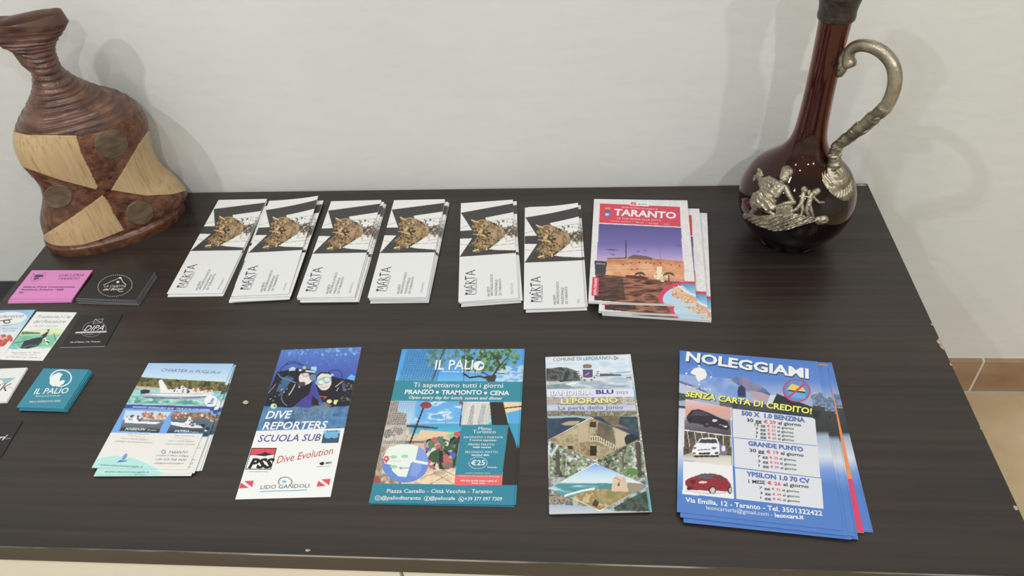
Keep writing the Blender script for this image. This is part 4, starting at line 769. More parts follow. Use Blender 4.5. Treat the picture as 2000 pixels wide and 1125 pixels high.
# ---- diving school flyer
def dive():
    s = Sheet([(549.6, 682.8), (704.8, 678.7), (646.3, 969.3), (460, 975.3)], .0005, 98, 207); s.canvas(.6); s.fill((222, 224, 220)); s.frame(500, 670, .11557)
    pic = [(420, 60), (1800, 60), (1500, 1500), (-100, 1500)]; s.grad(pic, [(70, (72, 122, 196)), (300, (72, 104, 186)), (520, (66, 88, 176)), (900, (52, 70, 150)), (1060, (56, 100, 160)), (1480, (70, 122, 170))]); s.dots([(450, 80), (1750, 75), (1740, 200), (440, 220)], 70, 22, [(104, 160, 220), (130, 186, 230), (84, 136, 210)], 2, .6); s.dots([(450, 200), (1700, 200), (1650, 560), (1100, 460)], 40, 14, [(110, 140, 210)], 3, .5)
    s.mottle([(-60, 1060), (1600, 1060), (1480, 1500), (-150, 1500)], [(54, 92, 140), (84, 134, 178), (64, 112, 166)], .006, 4)
    s.dots([(600, 1040), (1200, 1010), (1250, 1300), (650, 1300)], 160, 26, [(100, 140, 170), (120, 130, 140), (70, 110, 150), (90, 130, 120)], 5, .6)
    k = (30, 28, 36)
    s.pp([(360, 480), (560, 450), (760, 420), (820, 640), (960, 660), (900, 860), (780, 1000), (600, 1090), (140, 1060), (200, 860)], k); s.pp([(640, 1070), (760, 960), (900, 860), (960, 700), (1020, 760), (960, 960), (1080, 1040), (900, 1090)], (70, 62, 150)); s.pp([(1010, 700), (1060, 860), (1130, 1000), (1260, 1080), (1580, 1060), (1660, 640), (1480, 610), (1250, 560)], k); s.pp([(950, 880), (1050, 960), (1070, 1060), (940, 1040)], (44, 26, 40))
    s.pp([(420, 640), (470, 570), (560, 540), (650, 600), (560, 680), (470, 830), (340, 810)], (56, 96, 134)); s.pp([(560, 430), (620, 395), (670, 420), (660, 460), (560, 470)], (170, 200, 220)); s.dots([(200, 760), (520, 480), (700, 620), (560, 880), (250, 1000)], 70, 13, [(80, 90, 110), (50, 52, 66), (150, 156, 170), (60, 30, 40)], 6)
    for l, w_, c in (([(400, 480), (440, 400), (540, 350), (660, 335), (760, 370)], 12, (40, 40, 84)), ([(470, 390), (560, 312), (680, 312), (800, 380)], 12, (44, 42, 90)), ([(370, 510), (420, 580), (560, 620), (680, 670)], 14, (110, 140, 160)), ([(450, 860), (430, 930), (470, 1010), (520, 1050)], 14, (104, 130, 150)), ([(560, 875), (610, 800), (660, 700)], 16, (190, 190, 180)), ([(1220, 500), (1300, 455), (1400, 460), (1450, 530), (1450, 600)], 13, (40, 36, 92)), ([(1340, 740), (1460, 650)], 14, (180, 180, 180)), ([(1360, 810), (1390, 760)], 10, (190, 190, 190)), ([(210, 840), (330, 690)], 8, (150, 160, 180)), ([(1080, 900), (1190, 910), (1150, 940)], 20, (180, 60, 70)), ([(1150, 1000), (1260, 1060)], 18, (196, 84, 96))): s.pl(l, w_, c)
    s.pe(840, 590, 118, 110, (222, 204, 196), rot=-.5); s.pe(880, 500, 120, 60, (40, 44, 50), rot=.15); s.pl([(850, 470), (990, 490)], 26, (206, 206, 206)); s.pp([(935, 395), (1025, 400), (1020, 470), (925, 450)], (150, 205, 225)); s.pe(820, 415, 26, 28, (170, 190, 90)); s.pe(745, 455, 22, 20, (220, 215, 220)); s.pe(960, 580, 58, 56, (96, 130, 150), rot=.3); s.pe(840, 535, 62, 36, (170, 170, 176)); s.pe(840, 530, 40, 20, (210, 200, 200)); s.pe(770, 690, 70, 36, (70, 70, 80), rot=-.2); s.pe(730, 740, 14, 12, (200, 200, 205))
    s.pe(1150, 650, 122, 148, (218, 204, 196)); s.pe(1150, 560, 120, 55, (206, 212, 190)); s.pe(1140, 640, 140, 62, (150, 172, 190), rot=-.3); s.pe(1100, 660, 48, 34, (206, 220, 210)); s.pe(1200, 615, 50, 34, (196, 214, 206)); s.pl([(1090, 735), (1150, 752), (1200, 725)], 10, (170, 120, 116)); s.pe(1150, 690, 18, 16, (226, 206, 196)); s.pl([(1020, 570), (1100, 500), (1230, 510), (1300, 560)], 24, (34, 32, 40)); s.pe(1285, 540, 28, 20, (150, 190, 220))
    s.pp([(1530, 600), (1600, 530), (1670, 560), (1650, 640)], (90, 170, 230)); s.pe(300, 1060, 52, 42, (190, 220, 180)); s.pe(318, 1060, 20, 18, (50, 80, 70)); s.pe(1240, 985, 44, 32, (196, 220, 150)); s.pp([(1320, 960), (1390, 960), (1350, 1040), (1310, 1030)], (206, 216, 120)); s.dots([(1460, 640), (1640, 660), (1560, 1050), (1420, 1040)], 50, 16, [(60, 66, 70), (40, 44, 50), (100, 110, 110)], 8); s.pe(1480, 730, 26, 60, (80, 70, 150))
    s.frame(450, 670, .2845); s.pp([(140, 603), (185, 602), (800, 584), (800, 1200), (-40, 1200)], (222, 224, 220)); s.text('DIVE', 240, 517, 415, 513, 50, (235, 238, 238), .022, .12); s.text('REPORTERS', 218, 592, 660, 585, 50, (235, 238, 238), .022, .12); s.text('SCUOLA SUB', 188, 676, 617, 669, 46, (84, 76, 140), .012, .12, part='subtitle_lettering')
    s.poly([(643, 600), (757, 596), (742, 683), (626, 686)], (56, 78, 104), 'logo_panel'); s.poly([(643, 600), (757, 596), (753, 620), (639, 624)], (110, 180, 214), 'logo_panel'); s.ell(672, 636, 26, 18, (90, 170, 210), 'logo_panel'); s.ell(716, 634, 26, 18, (90, 170, 210), 'logo_panel'); s.text('DIVE', 664, 613, 738, 610, 12, (40, 70, 100), .01, part='logo_panel')
    s.poly([(147, 718), (322, 718), (282, 867), (103, 867)], (30, 30, 32), 'logo_box'); s.poly([(151, 723), (315, 723), (277, 862), (109, 862)], (222, 224, 220), 'logo_box'); s.poly([(151, 723), (315, 723), (304, 765), (137, 770)], (216, 62, 78), 'logo_box'); s.poly([(165, 768), (225, 755), (240, 745), (262, 756), (305, 764), (262, 770), (240, 776)], (40, 40, 46), 'logo_box'); s.text('PSS', 122, 856, 290, 856, 62, (26, 26, 28), .05, .15, part='logo_box'); s.text('www.pssww.org', 130, 886, 258, 884, 9, (90, 90, 92), .0, part='web_lettering')
    s.text('Dive Evolution', 318, 826, 706, 758, 48, (196, 58, 74), .0, .3, part='script_lettering'); s.poly([(612, 822), (640, 812), (648, 826), (636, 838), (620, 834)], (40, 40, 42), 'small_logo'); s.text('MED', 655, 828, 698, 826, 13, (50, 50, 52), .02, .2, part='small_logo'); s.line([(595, 848), (690, 843)], .4, (120, 120, 120), 'small_logo')
    s.ell(380, 952, 50, 36, (130, 128, 124), 'lido_logo', 30, .84, math.pi*.82, math.pi*2.2); s.text('LIDO GANDOLI', 208, 1002, 542, 990, 26, (96, 90, 92), 0, .0, part='lido_logo'); s.line([(205, 1020), (320, 1014), (430, 1012), (530, 1006)], .9, (96, 166, 206), 'lido_logo'); s.ell(374, 950, 14, 8, (120, 170, 206), 'lido_logo')
    for x0, y0, x1, y1, nm in ((62, 944, 163, 998, 'dive_flag'), (596, 930, 690, 983, 'dive_flag_mark')):
        w_ = x1-x0; s.poly([(x0+w_*.34, y0+4), (x1, y0), (x1-w_*.10, y1-8)], (216, 66, 84), nm); s.poly([(x0+w_*.12, y0+14), (x0, y1), (x0+w_*.66, y1-4)], (216, 66, 84), nm)
    return s, s.build(.0004, 1, 'flyer')
s, me = dive(); lay(s, me, 'diving_flyer', 'tall diving school flyer with two masked divers on blue', 'flyer', .00002, pm=M_GLOSS)

# ---- teal restaurant flyers with the sea view
def palio():
    s = Sheet([(784.8, 682.5), (1019.6, 682.8), (1003.5, 988.3), (724.2, 980.5)], .0016, 145, 209); s.canvas(.72); s.fill((30, 128, 152)); s.frame(710, 670, .29333)
    al = [(0, 0), (1125, 0), (1125, 1125), (0, 1125)]; s.grad([(200, 30), (1100, 30), (1100, 262), (150, 262)], [(40, (66, 150, 216)), (200, (64, 158, 226)), (262, (96, 176, 226))])
    s.mottle([(860, 160), (1080, 150), (1060, 265), (850, 265)], [(70, 150, 214), (206, 220, 232), (110, 176, 224)], .02, 3, .8, sx=1, sy=2.4)
    def mesh_(x0, y0, x1, y1, st, col, a):
        k = 0; y = y0
        while y < y1:
            x = x0-(y-150)*.27
            s.pl([(x+q, y+(6 if (q//st) % 2 else -6)) for q in range(0, int(x1-x0), st)], 4.6, col, a); y += 14; k += 1
    mesh_(262, 55, 520, 258, 9, (40, 74, 106), .75)
    s.dots([(420, 42), (640, 45), (650, 160), (420, 150)], 90, 13, [(70, 110, 92), (90, 140, 120), (84, 150, 200)], 4, .8); tree = [(640, 45), (1010, 44), (1040, 120), (900, 190), (690, 190), (640, 140)]; s.dots(tree, 330, 12, [(66, 104, 56), (98, 142, 76), (52, 82, 50), (120, 160, 110), (84, 150, 208), (70, 120, 90)], 5)
    for l, w_ in (([(655, 200), (700, 235), (770, 225), (830, 245)], 12), ([(835, 255), (870, 200), (900, 150), (870, 95)], 13), ([(890, 170), (930, 120), (960, 90)], 7), ([(870, 205), (940, 210)], 6), ([(740, 190), (800, 205), (840, 230)], 8), ([(850, 150), (830, 190)], 5)): s.pl(l, w_, (66, 50, 46))
    s.pp([(800, 225), (880, 215), (870, 262), (820, 262)], (74, 54, 48)); s.pl([(530, 45), (452, 262)], 7, (60, 54, 70)); s.pl([(668, 45), (662, 262)], 5, (66, 62, 80))
    # lower picture
    s.grad([(180, 384), (1060, 396), (1040, 960), (60, 945)], [(380, (70, 156, 220)), (480, (120, 188, 230)), (530, (150, 200, 230)), (545, (50, 150, 196)), (600, (70, 176, 200)), (612, (206, 184, 150)), (760, (190, 168, 140)), (945, (214, 190, 158))])
    s.mottle([(360, 392), (650, 392), (650, 530), (340, 530)], [(72, 154, 220), (214, 228, 236), (96, 170, 224), (84, 160, 222)], .018, 7, .9, sx=.7, sy=1.8)
    s.pp([(190, 384), (238, 390), (230, 460), (290, 472), (285, 545), (150, 545)], (104, 84, 74)); s.mottle([(130, 545), (330, 550), (280, 670), (100, 690)], [(186, 176, 160), (150, 140, 130), (206, 190, 170)], .03, 8); s.dots([(160, 570), (260, 570), (250, 630), (150, 630)], 26, 14, [(60, 58, 60), (90, 90, 92)], 9); s.pp([(140, 650), (420, 655), (410, 668), (130, 670)], (120, 106, 96)); s.mottle([(110, 690), (300, 680), (150, 850), (70, 930)], [(190, 168, 140), (150, 130, 110), (214, 196, 170)], .03, 10)
    s.mottle([(80, 850), (260, 900), (260, 945), (60, 945)], [(200, 178, 146), (130, 110, 90), (176, 60, 60)], .03, 11); mesh_(235, 392, 420, 700, 8, (206, 200, 190), .6); mesh_(210, 690, 330, 940, 8, (110, 92, 74), .55)
    s.pp([(290, 545), (400, 552), (500, 566), (490, 574), (290, 560)], (70, 66, 66)); s.pp([(380, 580), (620, 600), (540, 625), (360, 640)], (216, 188, 146)); s.pl([(400, 430), (312, 670)], 11, (50, 44, 52)); s.pe(415, 416, 38, 22, (150, 52, 56)); s.pl([(545, 470), (545, 545)], 2.5, (90, 110, 130)); s.pl([(655, 400), (640, 560)], 6, (60, 56, 70)); s.pe(650, 402, 18, 9, (160, 50, 60))
    s.pp([(400, 650), (535, 620), (530, 760), (420, 760)], (172, 128, 150)); s.pp([(420, 780), (540, 760), (610, 830), (500, 860)], (206, 130, 146)); s.dots([(430, 640), (620, 640), (610, 830), (430, 830)], 120, 20, [(52, 86, 56), (84, 120, 80), (190, 90, 100), (60, 100, 170), (206, 200, 190), (44, 40, 42)], 12); s.pp([(430, 770), (450, 730), (510, 700), (530, 780), (470, 800)], (52, 84, 58)); s.pp([(505, 720), (530, 720), (535, 840), (505, 840)], (46, 40, 40)); s.pl([(640, 600), (625, 680), (600, 820)], 20, (56, 60, 56)); s.pl([(545, 710), (620, 640)], 14, (60, 80, 66)); s.pe(625, 610, 26, 16, (206, 76, 86)); s.pp([(545, 620), (600, 600), (590, 640)], (110, 190, 130)); s.pp([(560, 720), (620, 740), (600, 780)], (60, 100, 190)); s.pp([(520, 800), (600, 790), (590, 830), (530, 830)], (130, 110, 80))
    floor_ = [(400, 860), (620, 840), (620, 950), (330, 945)]; s.mottle(floor_, [(206, 180, 148), (226, 204, 170), (190, 160, 128)], .012, 13)
    for l in ([(390, 900), (500, 860)], [(470, 860), (600, 940)], [(520, 840), (620, 890)], [(440, 945), (560, 880)]): s.pl(l, 4, (140, 116, 92))
    s.pp([(660, 396), (1040, 400), (1036, 500), (960, 470), (830, 470), (660, 430)], (222, 198, 150)); s.pp([(660, 400), (840, 405), (830, 548), (650, 548)], (196, 190, 176)); s.pp([(715, 420), (735, 410), (725, 545), (690, 545)], (120, 126, 150)); s.pp([(785, 410), (815, 410), (790, 545), (752, 545)], (128, 134, 156)); mesh_(760, 400, 900, 545, 8, (236, 230, 216), .6)
    s.pp([(950, 470), (1040, 450), (1030, 700), (1000, 690), (970, 570)], (72, 160, 214)); s.pp([(960, 540), (1035, 545), (1030, 690), (1000, 690)], (40, 150, 186)); s.pp([(835, 398), (925, 400), (960, 545), (1000, 640), (1025, 720), (1010, 960), (920, 960), (930, 700), (850, 545)], (46, 40, 40)); s.pl([(930, 440), (1040, 428)], 8, (60, 52, 48))
    s.pp([(-40, 930), (60, 930), (1006, 955), (1100, 960), (1100, 1125), (-40, 1125)], (28, 126, 150)); s.pp([(120, 252), (212, 252), (1100, 264), (1100, 398), (120, 384)], (36, 132, 152))
    T = (230, 234, 232)
    s.poly([(652, 548), (962, 552), (922, 888), (612, 880)], (30, 128, 152), 'menu_panel'); s.poly([(614, 880), (922, 884), (922, 952), (606, 950)], (226, 92, 92), 'menu_panel')
    s.ell(285, 800, 152, 128, (96, 132, 204), 'map_disc', 44); s.poly([(140, 760), (170, 700), (240, 675), (310, 674), (375, 690), (350, 780), (345, 790), (320, 800), (300, 870), (290, 892), (240, 886), (200, 850), (190, 810), (150, 800)], (214, 224, 214), 'map_disc'); s.poly([(370, 688), (405, 715), (425, 760), (430, 790), (385, 792), (350, 782)], (120, 150, 212), 'map_disc'); s.poly([(330, 790), (432, 796), (430, 812), (395, 808), (388, 850), (360, 888), (315, 880)], (120, 150, 212), 'map_disc'); s.line([(340, 786), (432, 804)], 3.2, (230, 234, 230), 'map_disc')
    for x, y in ((207, 758), (280, 754), (210, 822)): s.ell(x, y, 24, 11, (150, 200, 160), 'map_disc', 12)
    s.line([(150, 784), (260, 784)], .8, (196, 190, 180), 'map_disc'); s.ell(255, 832, 8, 8, (70, 90, 130), 'map_disc', 12, .5); s.line([(265, 832), (308, 832)], .8, (110, 130, 160), 'map_disc')
    s.poly([(160, 800), (143, 772), (150, 752), (170, 750), (180, 768)], (214, 62, 60), 'map_disc'); s.ell(160, 768, 7, 7, (240, 236, 232), 'map_disc', 10)
    s.text('IL PALI', 470, 180, 720, 180, 62, T, .012); s.ell(762, 156, 36, 32, T, 'emblem', 30); s.poly([(770, 140), (792, 152), (782, 165), (770, 160), (764, 178), (757, 165)], (30, 128, 152), 'emblem'); s.text('Ristorante & Drink Bar', 520, 200, 780, 204, 14, T, .005, part='subtitle_lettering')
    s.text('Ti aspettiamo tutti i giorni', 330, 296, 922, 304, 30, T, .004, part='banner_lettering'); s.text('PRANZO', 275, 342, 465, 343, 28, T, .028, part='banner_lettering'); s.text('TRAMONTO', 515, 346, 782, 348, 28, T, .028, part='banner_lettering'); s.text('CENA', 836, 352, 964, 353, 28, T, .028, part='banner_lettering'); s.ell(490, 332, 10, 10, T, 'banner_lettering', 14); s.ell(808, 338, 10, 10, T, 'banner_lettering', 14); s.text('Open every day for lunch, sunset and dinner', 303, 374, 920, 384, 20, T, .015, .2, part='banner_lettering')
    for t, x0, y0, x1, y1, c, b in (('Menu', 762, 585, 848, 587, 22, 0), ('Turistico', 725, 606, 878, 608, 22, 0), ('ANTIPASTO 3 PORTATE', 665, 638, 925, 642, 13, 0), ('3 course appetizer', 705, 656, 885, 660, 13, .012), ('PRIMO PIATTO', 697, 687, 870, 690, 14, 0), ('main course', 728, 703, 848, 706, 12, .03), ('SECONDO PIATTO', 675, 737, 893, 740, 14, 0), ('second dish', 718, 755, 835, 758, 12, .03), ('€25', 716, 818, 808, 818, 32, .015), ('bevande', 825, 836, 886, 839, 9, .02), ('coperto e bevande escluse', 680, 872, 845, 876, 8, 0)): s.text(t, x0, y0, x1, y1, c, T, b, part='menu_lettering')
    s.ell(762, 803, 62, 40, T, 'menu_lettering', 34, .95, -2.6, 3.3); s.text('PRENOTA IL TUO TAVOLO IN TERRAZZA', 636, 893, 905, 901, 8, (250, 215, 212), 0, part='menu_lettering'); s.text('with the tourist menu a glass of', 645, 924, 888, 930, 12, (250, 230, 226), .02, part='menu_lettering'); s.text('house wine', 722, 941, 808, 944, 11, (250, 230, 226), .02, part='menu_lettering')
    s.text('Piazza Castello - Città Vecchia - Taranto', 165, 995, 858, 1006, 25, T, .006, part='address_lettering'); s.text('@palioditaranto', 128, 1038, 388, 1043, 23, T, .01, part='address_lettering'); s.text('@paliocafe', 445, 1044, 612, 1048, 23, T, .01, part='address_lettering'); s.text('+39 377 097 7309', 676, 1052, 922, 1056, 23, T, .01, part='address_lettering')
    for x, y in ((108, 1028), (428, 1036), (655, 1044)): s.ell(x, y, 19, 17, T, 'address_lettering', 22, .82)
    s.ell(108, 1028, 8, 8, T, 'address_lettering', 14, .7); s.text('f', 422, 1046, 434, 1046, 18, T, .03, part='address_lettering'); s.poly([(646, 1040), (652, 1036), (664, 1050), (660, 1054), (650, 1050)], T, 'address_lettering')
    return s, s.build(.0004, 1, 'flyer')
s, me = palio(); pile(s, me, 'restaurant_flyer', 'flyer', 'teal restaurant flyer with sea view and round map, top of its pile', ['teal restaurant flyer, second in its pile', 'teal restaurant flyer, bottom of its pile'], [(0, 0, 0), (1.8, .6, .25), (1.2, -.6, -.3)], 'teal restaurant flyers', pm=M_GLOSS, paper=M_TEAL)

# ---- folded town leaflet
def lep():
    s = Sheet([(1067, 698.5), (1229.5, 694.5), (1259, 995), (1079.5, 1001)], .0035, 96, 205); s.canvas(.62); s.fill((190, 205, 220)); s.frame(1060, 685, .11111); F = lambda x0, y0, x1, y1: [(x0, y0), (x1, y0), (x1, y1), (x0, y1)]
    s.grad(F(-50, 60, 1700, 470), [(100, (196, 212, 230)), (300, (176, 204, 222)), (430, (206, 216, 220))]); s.mottle(F(-50, 60, 1700, 430), [(176, 200, 224), (222, 228, 232), (190, 210, 226)], .006, 2, .7, sx=.6, sy=2)
    s.grad(F(-50, 460, 1700, 720), [(460, (170, 190, 206)), (600, (206, 214, 218)), (720, (120, 146, 176))]); s.mottle(F(-50, 480, 1700, 720), [(120, 146, 170), (212, 216, 214), (150, 172, 192)], .006, 3, .7, sx=.5, sy=3); s.mottle([(40, 340), (180, 330), (300, 315), (430, 320), (540, 360), (640, 400), (680, 560), (300, 590), (40, 570)], [(50, 60, 52), (84, 92, 84), (104, 104, 116), (60, 68, 56)], .012, 4); s.pp([(80, 590), (260, 570), (330, 580), (150, 640)], (190, 176, 160)); s.pp([(300, 640), (500, 610), (520, 590), (700, 585), (560, 630), (330, 665)], (226, 228, 222)); s.mottle([(90, 640), (400, 620), (600, 700), (100, 720)], [(88, 112, 110), (120, 140, 150)], .01, 5, .8); s.pp([(1010, 435), (1380, 452), (1390, 475), (1010, 485)], (72, 84, 104)); s.pp([(1100, 430), (1540, 395), (1540, 420), (1200, 440)], (140, 160, 184)); s.pp([(1420, 515), (1550, 500), (1550, 525)], (76, 92, 110))
    s.pp(F(-50, 715, 1750, 862), (206, 210, 226)); s.mottle(F(-50, 860, 1750, 1020), [(150, 140, 130), (196, 190, 184), (120, 120, 120), (170, 176, 190)], .012, 6, sx=1, sy=1.6); s.pp([(50, 940), (300, 880), (330, 900), (120, 1020)], (176, 156, 140)); s.grad(F(-50, 1000, 1750, 1130), [(1000, (176, 182, 204)), (1130, (200, 204, 222))])
    s.frame(1065, 800, .1866); s.grad(F(-60, 20, 1100, 60), [(20, (190, 194, 216)), (60, (150, 156, 172))]); s.mottle(F(-60, 45, 1100, 110), [(104, 96, 78), (140, 132, 104), (84, 84, 70), (160, 150, 128)], .03, 7); s.mottle(F(-60, 105, 1150, 360), [(50, 56, 90), (44, 66, 86), (60, 70, 100)], .01, 8); s.pp([(180, 180), (260, 150), (370, 150), (350, 190), (220, 195)], (176, 150, 116)); s.pp([(30, 100), (300, 90), (480, 105), (440, 130), (330, 110), (60, 125)], (150, 176, 176)); s.mottle([(560, 90), (780, 100), (760, 180), (900, 240), (700, 200)], [(130, 112, 84), (96, 90, 66)], .03, 9); s.mottle([(780, 120), (1000, 140), (1000, 280), (860, 230)], [(40, 62, 70), (60, 84, 90)], .02, 10)
    s.mottle(F(-60, 350, 1200, 840), [(60, 62, 50), (112, 118, 92), (150, 156, 130), (84, 92, 66), (190, 196, 190)], .022, 11); s.dots(F(-40, 380, 1050, 800), 350, 15, [(90, 130, 64), (140, 150, 120), (60, 58, 50), (200, 206, 200), (110, 140, 80), (90, 84, 76)], 12, .7)
    for l, w_, c in (([(70, 370), (60, 480), (90, 500), (150, 400)], 22, (190, 200, 214)), ([(60, 500), (65, 720)], 16, (176, 180, 176)), ([(240, 520), (235, 700)], 10, (176, 172, 160)), ([(150, 480), (160, 680)], 40, (80, 78, 72)), ([(800, 640), (800, 500), (830, 420)], 10, (84, 78, 68)), ([(800, 560), (760, 470)], 7, (84, 78, 68)), ([(950, 380), (960, 690)], 44, (74, 68, 60)), ([(765, 480), (762, 640)], 7, (150, 146, 130))): s.pl(l, w_, c)
    s.pe(890, 660, 60, 34, (80, 130, 60)); s.mottle(F(-60, 720, 1200, 1120), [(120, 124, 112), (176, 184, 190), (90, 100, 90)], .014, 13); s.mottle([(70, 880), (180, 890), (310, 950), (200, 985), (70, 990)], [(120, 106, 92), (170, 156, 140), (90, 80, 70)], .04, 14); s.grad([(60, 990), (560, 1000), (700, 1040), (900, 1060), (900, 1120), (60, 1120)], [(980, (150, 166, 190)), (1100, (196, 200, 200))]); s.mottle([(700, 1010), (820, 940), (1000, 850), (1080, 860), (1080, 1040), (720, 1040)], [(44, 60, 52), (70, 90, 76), (40, 52, 46)], .02, 15); s.grad([(1040, 740), (1110, 740), (1130, 1080), (1060, 1080)], [(740, (90, 140, 140)), (1080, (70, 130, 140))])
    # castle lozenge
    d1 = [(48, 348), (485, 112), (978, 328), (525, 556)]; s.mottle(d1, [(150, 132, 100), (176, 160, 126), (136, 118, 88)], .02, 16); s.pp([(350, 190), (450, 135), (470, 420), (360, 420)], (180, 164, 134)); s.mottle([(560, 150), (700, 210), (730, 390), (620, 340), (540, 300)], [(92, 84, 66), (116, 106, 84)], .02, 17); s.pp([(720, 220), (840, 270), (820, 400), (740, 430)], (186, 172, 142)); s.pp([(815, 330), (840, 290), (900, 285), (976, 328), (830, 395)], (42, 42, 46)); s.pp(F(472, 160, 536, 215), (56, 46, 38)); s.pl([(475, 215), (535, 225)], 6, (170, 160, 140)); s.pp(F(472, 405, 540, 505), (44, 36, 28)); s.pp(F(250, 405, 298, 440), (50, 42, 34)); s.pl([(470, 305), (560, 310), (740, 420)], 8, (206, 196, 166)); s.pl([(470, 355), (560, 360), (730, 440)], 6, (200, 188, 156))
    for k in range(12): x = 475+k*23; y = 308+(0 if x < 560 else (x-560)*.6); s.pl([(x, y), (x, y+46-(0 if x < 560 else (x-560)*.1))], 9, (206, 196, 166)); s.pl([(x+11, y+8), (x+11, y+40)], 8, (84, 72, 52))
    for k in range(6): x = 245+k*18; s.pl([(x, 250-k*2), (x, 290)], 7, (206, 190, 150))
    s.mottle([(370, 370), (470, 360), (470, 510), (380, 480)], [(140, 116, 76), (110, 92, 60), (166, 140, 96)], .04, 18, .8)
    # tower lozenge
    d2 = [(66, 832), (525, 578), (1038, 798), (568, 1042)]; s.grad(d2, [(590, (112, 160, 224)), (690, (176, 206, 230)), (770, (206, 216, 220)), (785, (70, 140, 150)), (860, (60, 140, 150)), (900, (196, 176, 140))]); s.pp([(66, 832), (120, 805), (620, 775), (690, 780), (690, 830), (500, 850), (300, 920), (200, 900)], (56, 132, 142)); s.mottle([(66, 832), (120, 805), (620, 790), (500, 850), (300, 910)], [(56, 130, 140), (84, 160, 164), (200, 220, 220)], .014, 19, .7, sx=.6, sy=2.4); s.pl([(230, 900), (400, 850), (510, 830)], 18, (226, 230, 228)); s.mottle([(290, 905), (420, 860), (560, 830), (700, 830), (880, 870), (568, 1042)], [(176, 146, 100), (150, 130, 80), (130, 120, 60), (196, 166, 124)], .018, 20); s.mottle([(540, 850), (860, 860), (700, 960), (560, 960)], [(130, 124, 66), (160, 146, 90)], .02, 21, .8); s.pp([(490, 990), (520, 930), (560, 960), (540, 1010)], (70, 58, 42)); s.pp([(680, 850), (695, 740), (730, 700), (820, 720), (848, 858)], (206, 178, 150)); s.mottle([(700, 720), (820, 715), (810, 760), (700, 770)], [(180, 146, 114), (220, 196, 166)], .05, 22); s.pp(F(745, 765, 760, 800), (96, 74, 60)); s.pp([(835, 765), (960, 775), (1030, 800), (900, 860), (848, 858)], (150, 134, 112))
    for d in (d1, d2): s.line(d+[d[0]], 1.1, (232, 232, 224), 'lozenge_frame')
    s.frame(1060, 685, .11111); T = (96, 100, 110)
    s.text('COMUNE DI LEPORANO', 190, 205, 1195, 175, 62, (84, 88, 98), .0, .1, part='header_lettering'); s.line([(1260, 122), (1340, 155), (1265, 182)], 1.6, (84, 104, 110), 'arrow'); s.line([(1200, 150), (1270, 160)], 3.2, (190, 190, 186), 'arrow')
    s.text('BANDIERA', 142, 840, 905, 822, 82, (110, 114, 150), .045, part='lettering_shadow', over=True); s.text('BANDIERA', 135, 836, 898, 818, 82, (240, 240, 244), .018); s.text('BLU', 945, 806, 1248, 802, 68, (84, 72, 130), .045); s.text('2023', 1285, 808, 1490, 808, 48, (120, 120, 130), .0, .1)
    s.text('LEPORANO', 345, 992, 1325, 972, 86, (110, 86, 50), .05, part='lettering_shadow', over=True); s.text('LEPORANO', 345, 982, 1318, 962, 86, (240, 214, 120), .03); s.text('La perla dello Jonio', 300, 1090, 1405, 1075, 62, (84, 84, 140), .005)
    s.poly([(705, 350), (900, 350), (898, 500), (860, 530), (800, 540), (730, 525), (708, 500)], (214, 214, 220), 'crest'); s.poly([(715, 362), (890, 362), (888, 500), (805, 518), (720, 500)], (84, 74, 130), 'crest'); s.poly([(740, 465), (830, 405), (830, 440), (760, 475)], (176, 120, 150), 'crest'); s.ell(810, 488, 18, 18, (180, 50, 70), 'crest', 12); s.poly([(715, 285), (740, 268), (795, 262), (850, 270), (875, 288), (862, 335), (728, 338)], (130, 112, 96), 'crest')
    for k in range(9):
        a = k/8; x, y = 640+110*a*a, 400+150*a; s.poly([(x-28, y), (x, y-20), (x+26, y+14), (x, y+24)], (206, 210, 200) if k % 2 else (110, 130, 96), 'crest'); x = 975-110*a*a; s.poly([(x-26, y+14), (x, y-20), (x+28, y), (x, y+24)], (206, 210, 200) if k % 2 else (110, 130, 96), 'crest')
    return s, s.build(.0005, 1, 'leaflet_cover')
s, me = lep(); top_o = lay(s, me, 'town_leaflet', 'folded town leaflet with coat of arms and two lozenge photos', 'leaflet', .0026, pm=M_GLOSS)
q = Sheet([(1066, 699), (1228, 695), (1271, 999), (1079, 1003)], .001, 98.5, 206); q.canvas(1.2); q.frame(0, 0, 1); q.grad([(900, 600), (1400, 600), (1400, 1100), (900, 1100)], [(690, (226, 226, 224)), (745, (210, 218, 222)), (770, (120, 170, 200)), (790, (120, 128, 110)), (900, (206, 208, 200)), (930, (120, 160, 160)), (1000, (96, 160, 170))]); q.mottle([(1200, 780), (1290, 780), (1300, 930), (1200, 930)], [(226, 226, 220), (110, 116, 90), (190, 190, 180)], .3, 3)
qm = q.build(.0004, 1, 'inner_fold'); c_, s_ = math.cos(-s.rz), math.sin(-s.rz)
for nm, zz, me_ in (('inner_panel', .0004, qm['sheet']), ('inner_print', .0004, qm['printed_picture']), ('back_panel', -.0024, qm['sheet'])):
    o = obj(nm, me_, M_PAPER if 'panel' in nm else M_PRINT, top_o); dd = q.c-s.c; o.location = (dd[0]*c_-dd[1]*s_+(.001 if nm == 'back_panel' else 0), dd[0]*s_+dd[1]*c_-(.002 if nm == 'back_panel' else 0), zz-.0016+(.0002 if nm == 'back_panel' else 0)); o.rotation_euler.z = q.rz-s.rz

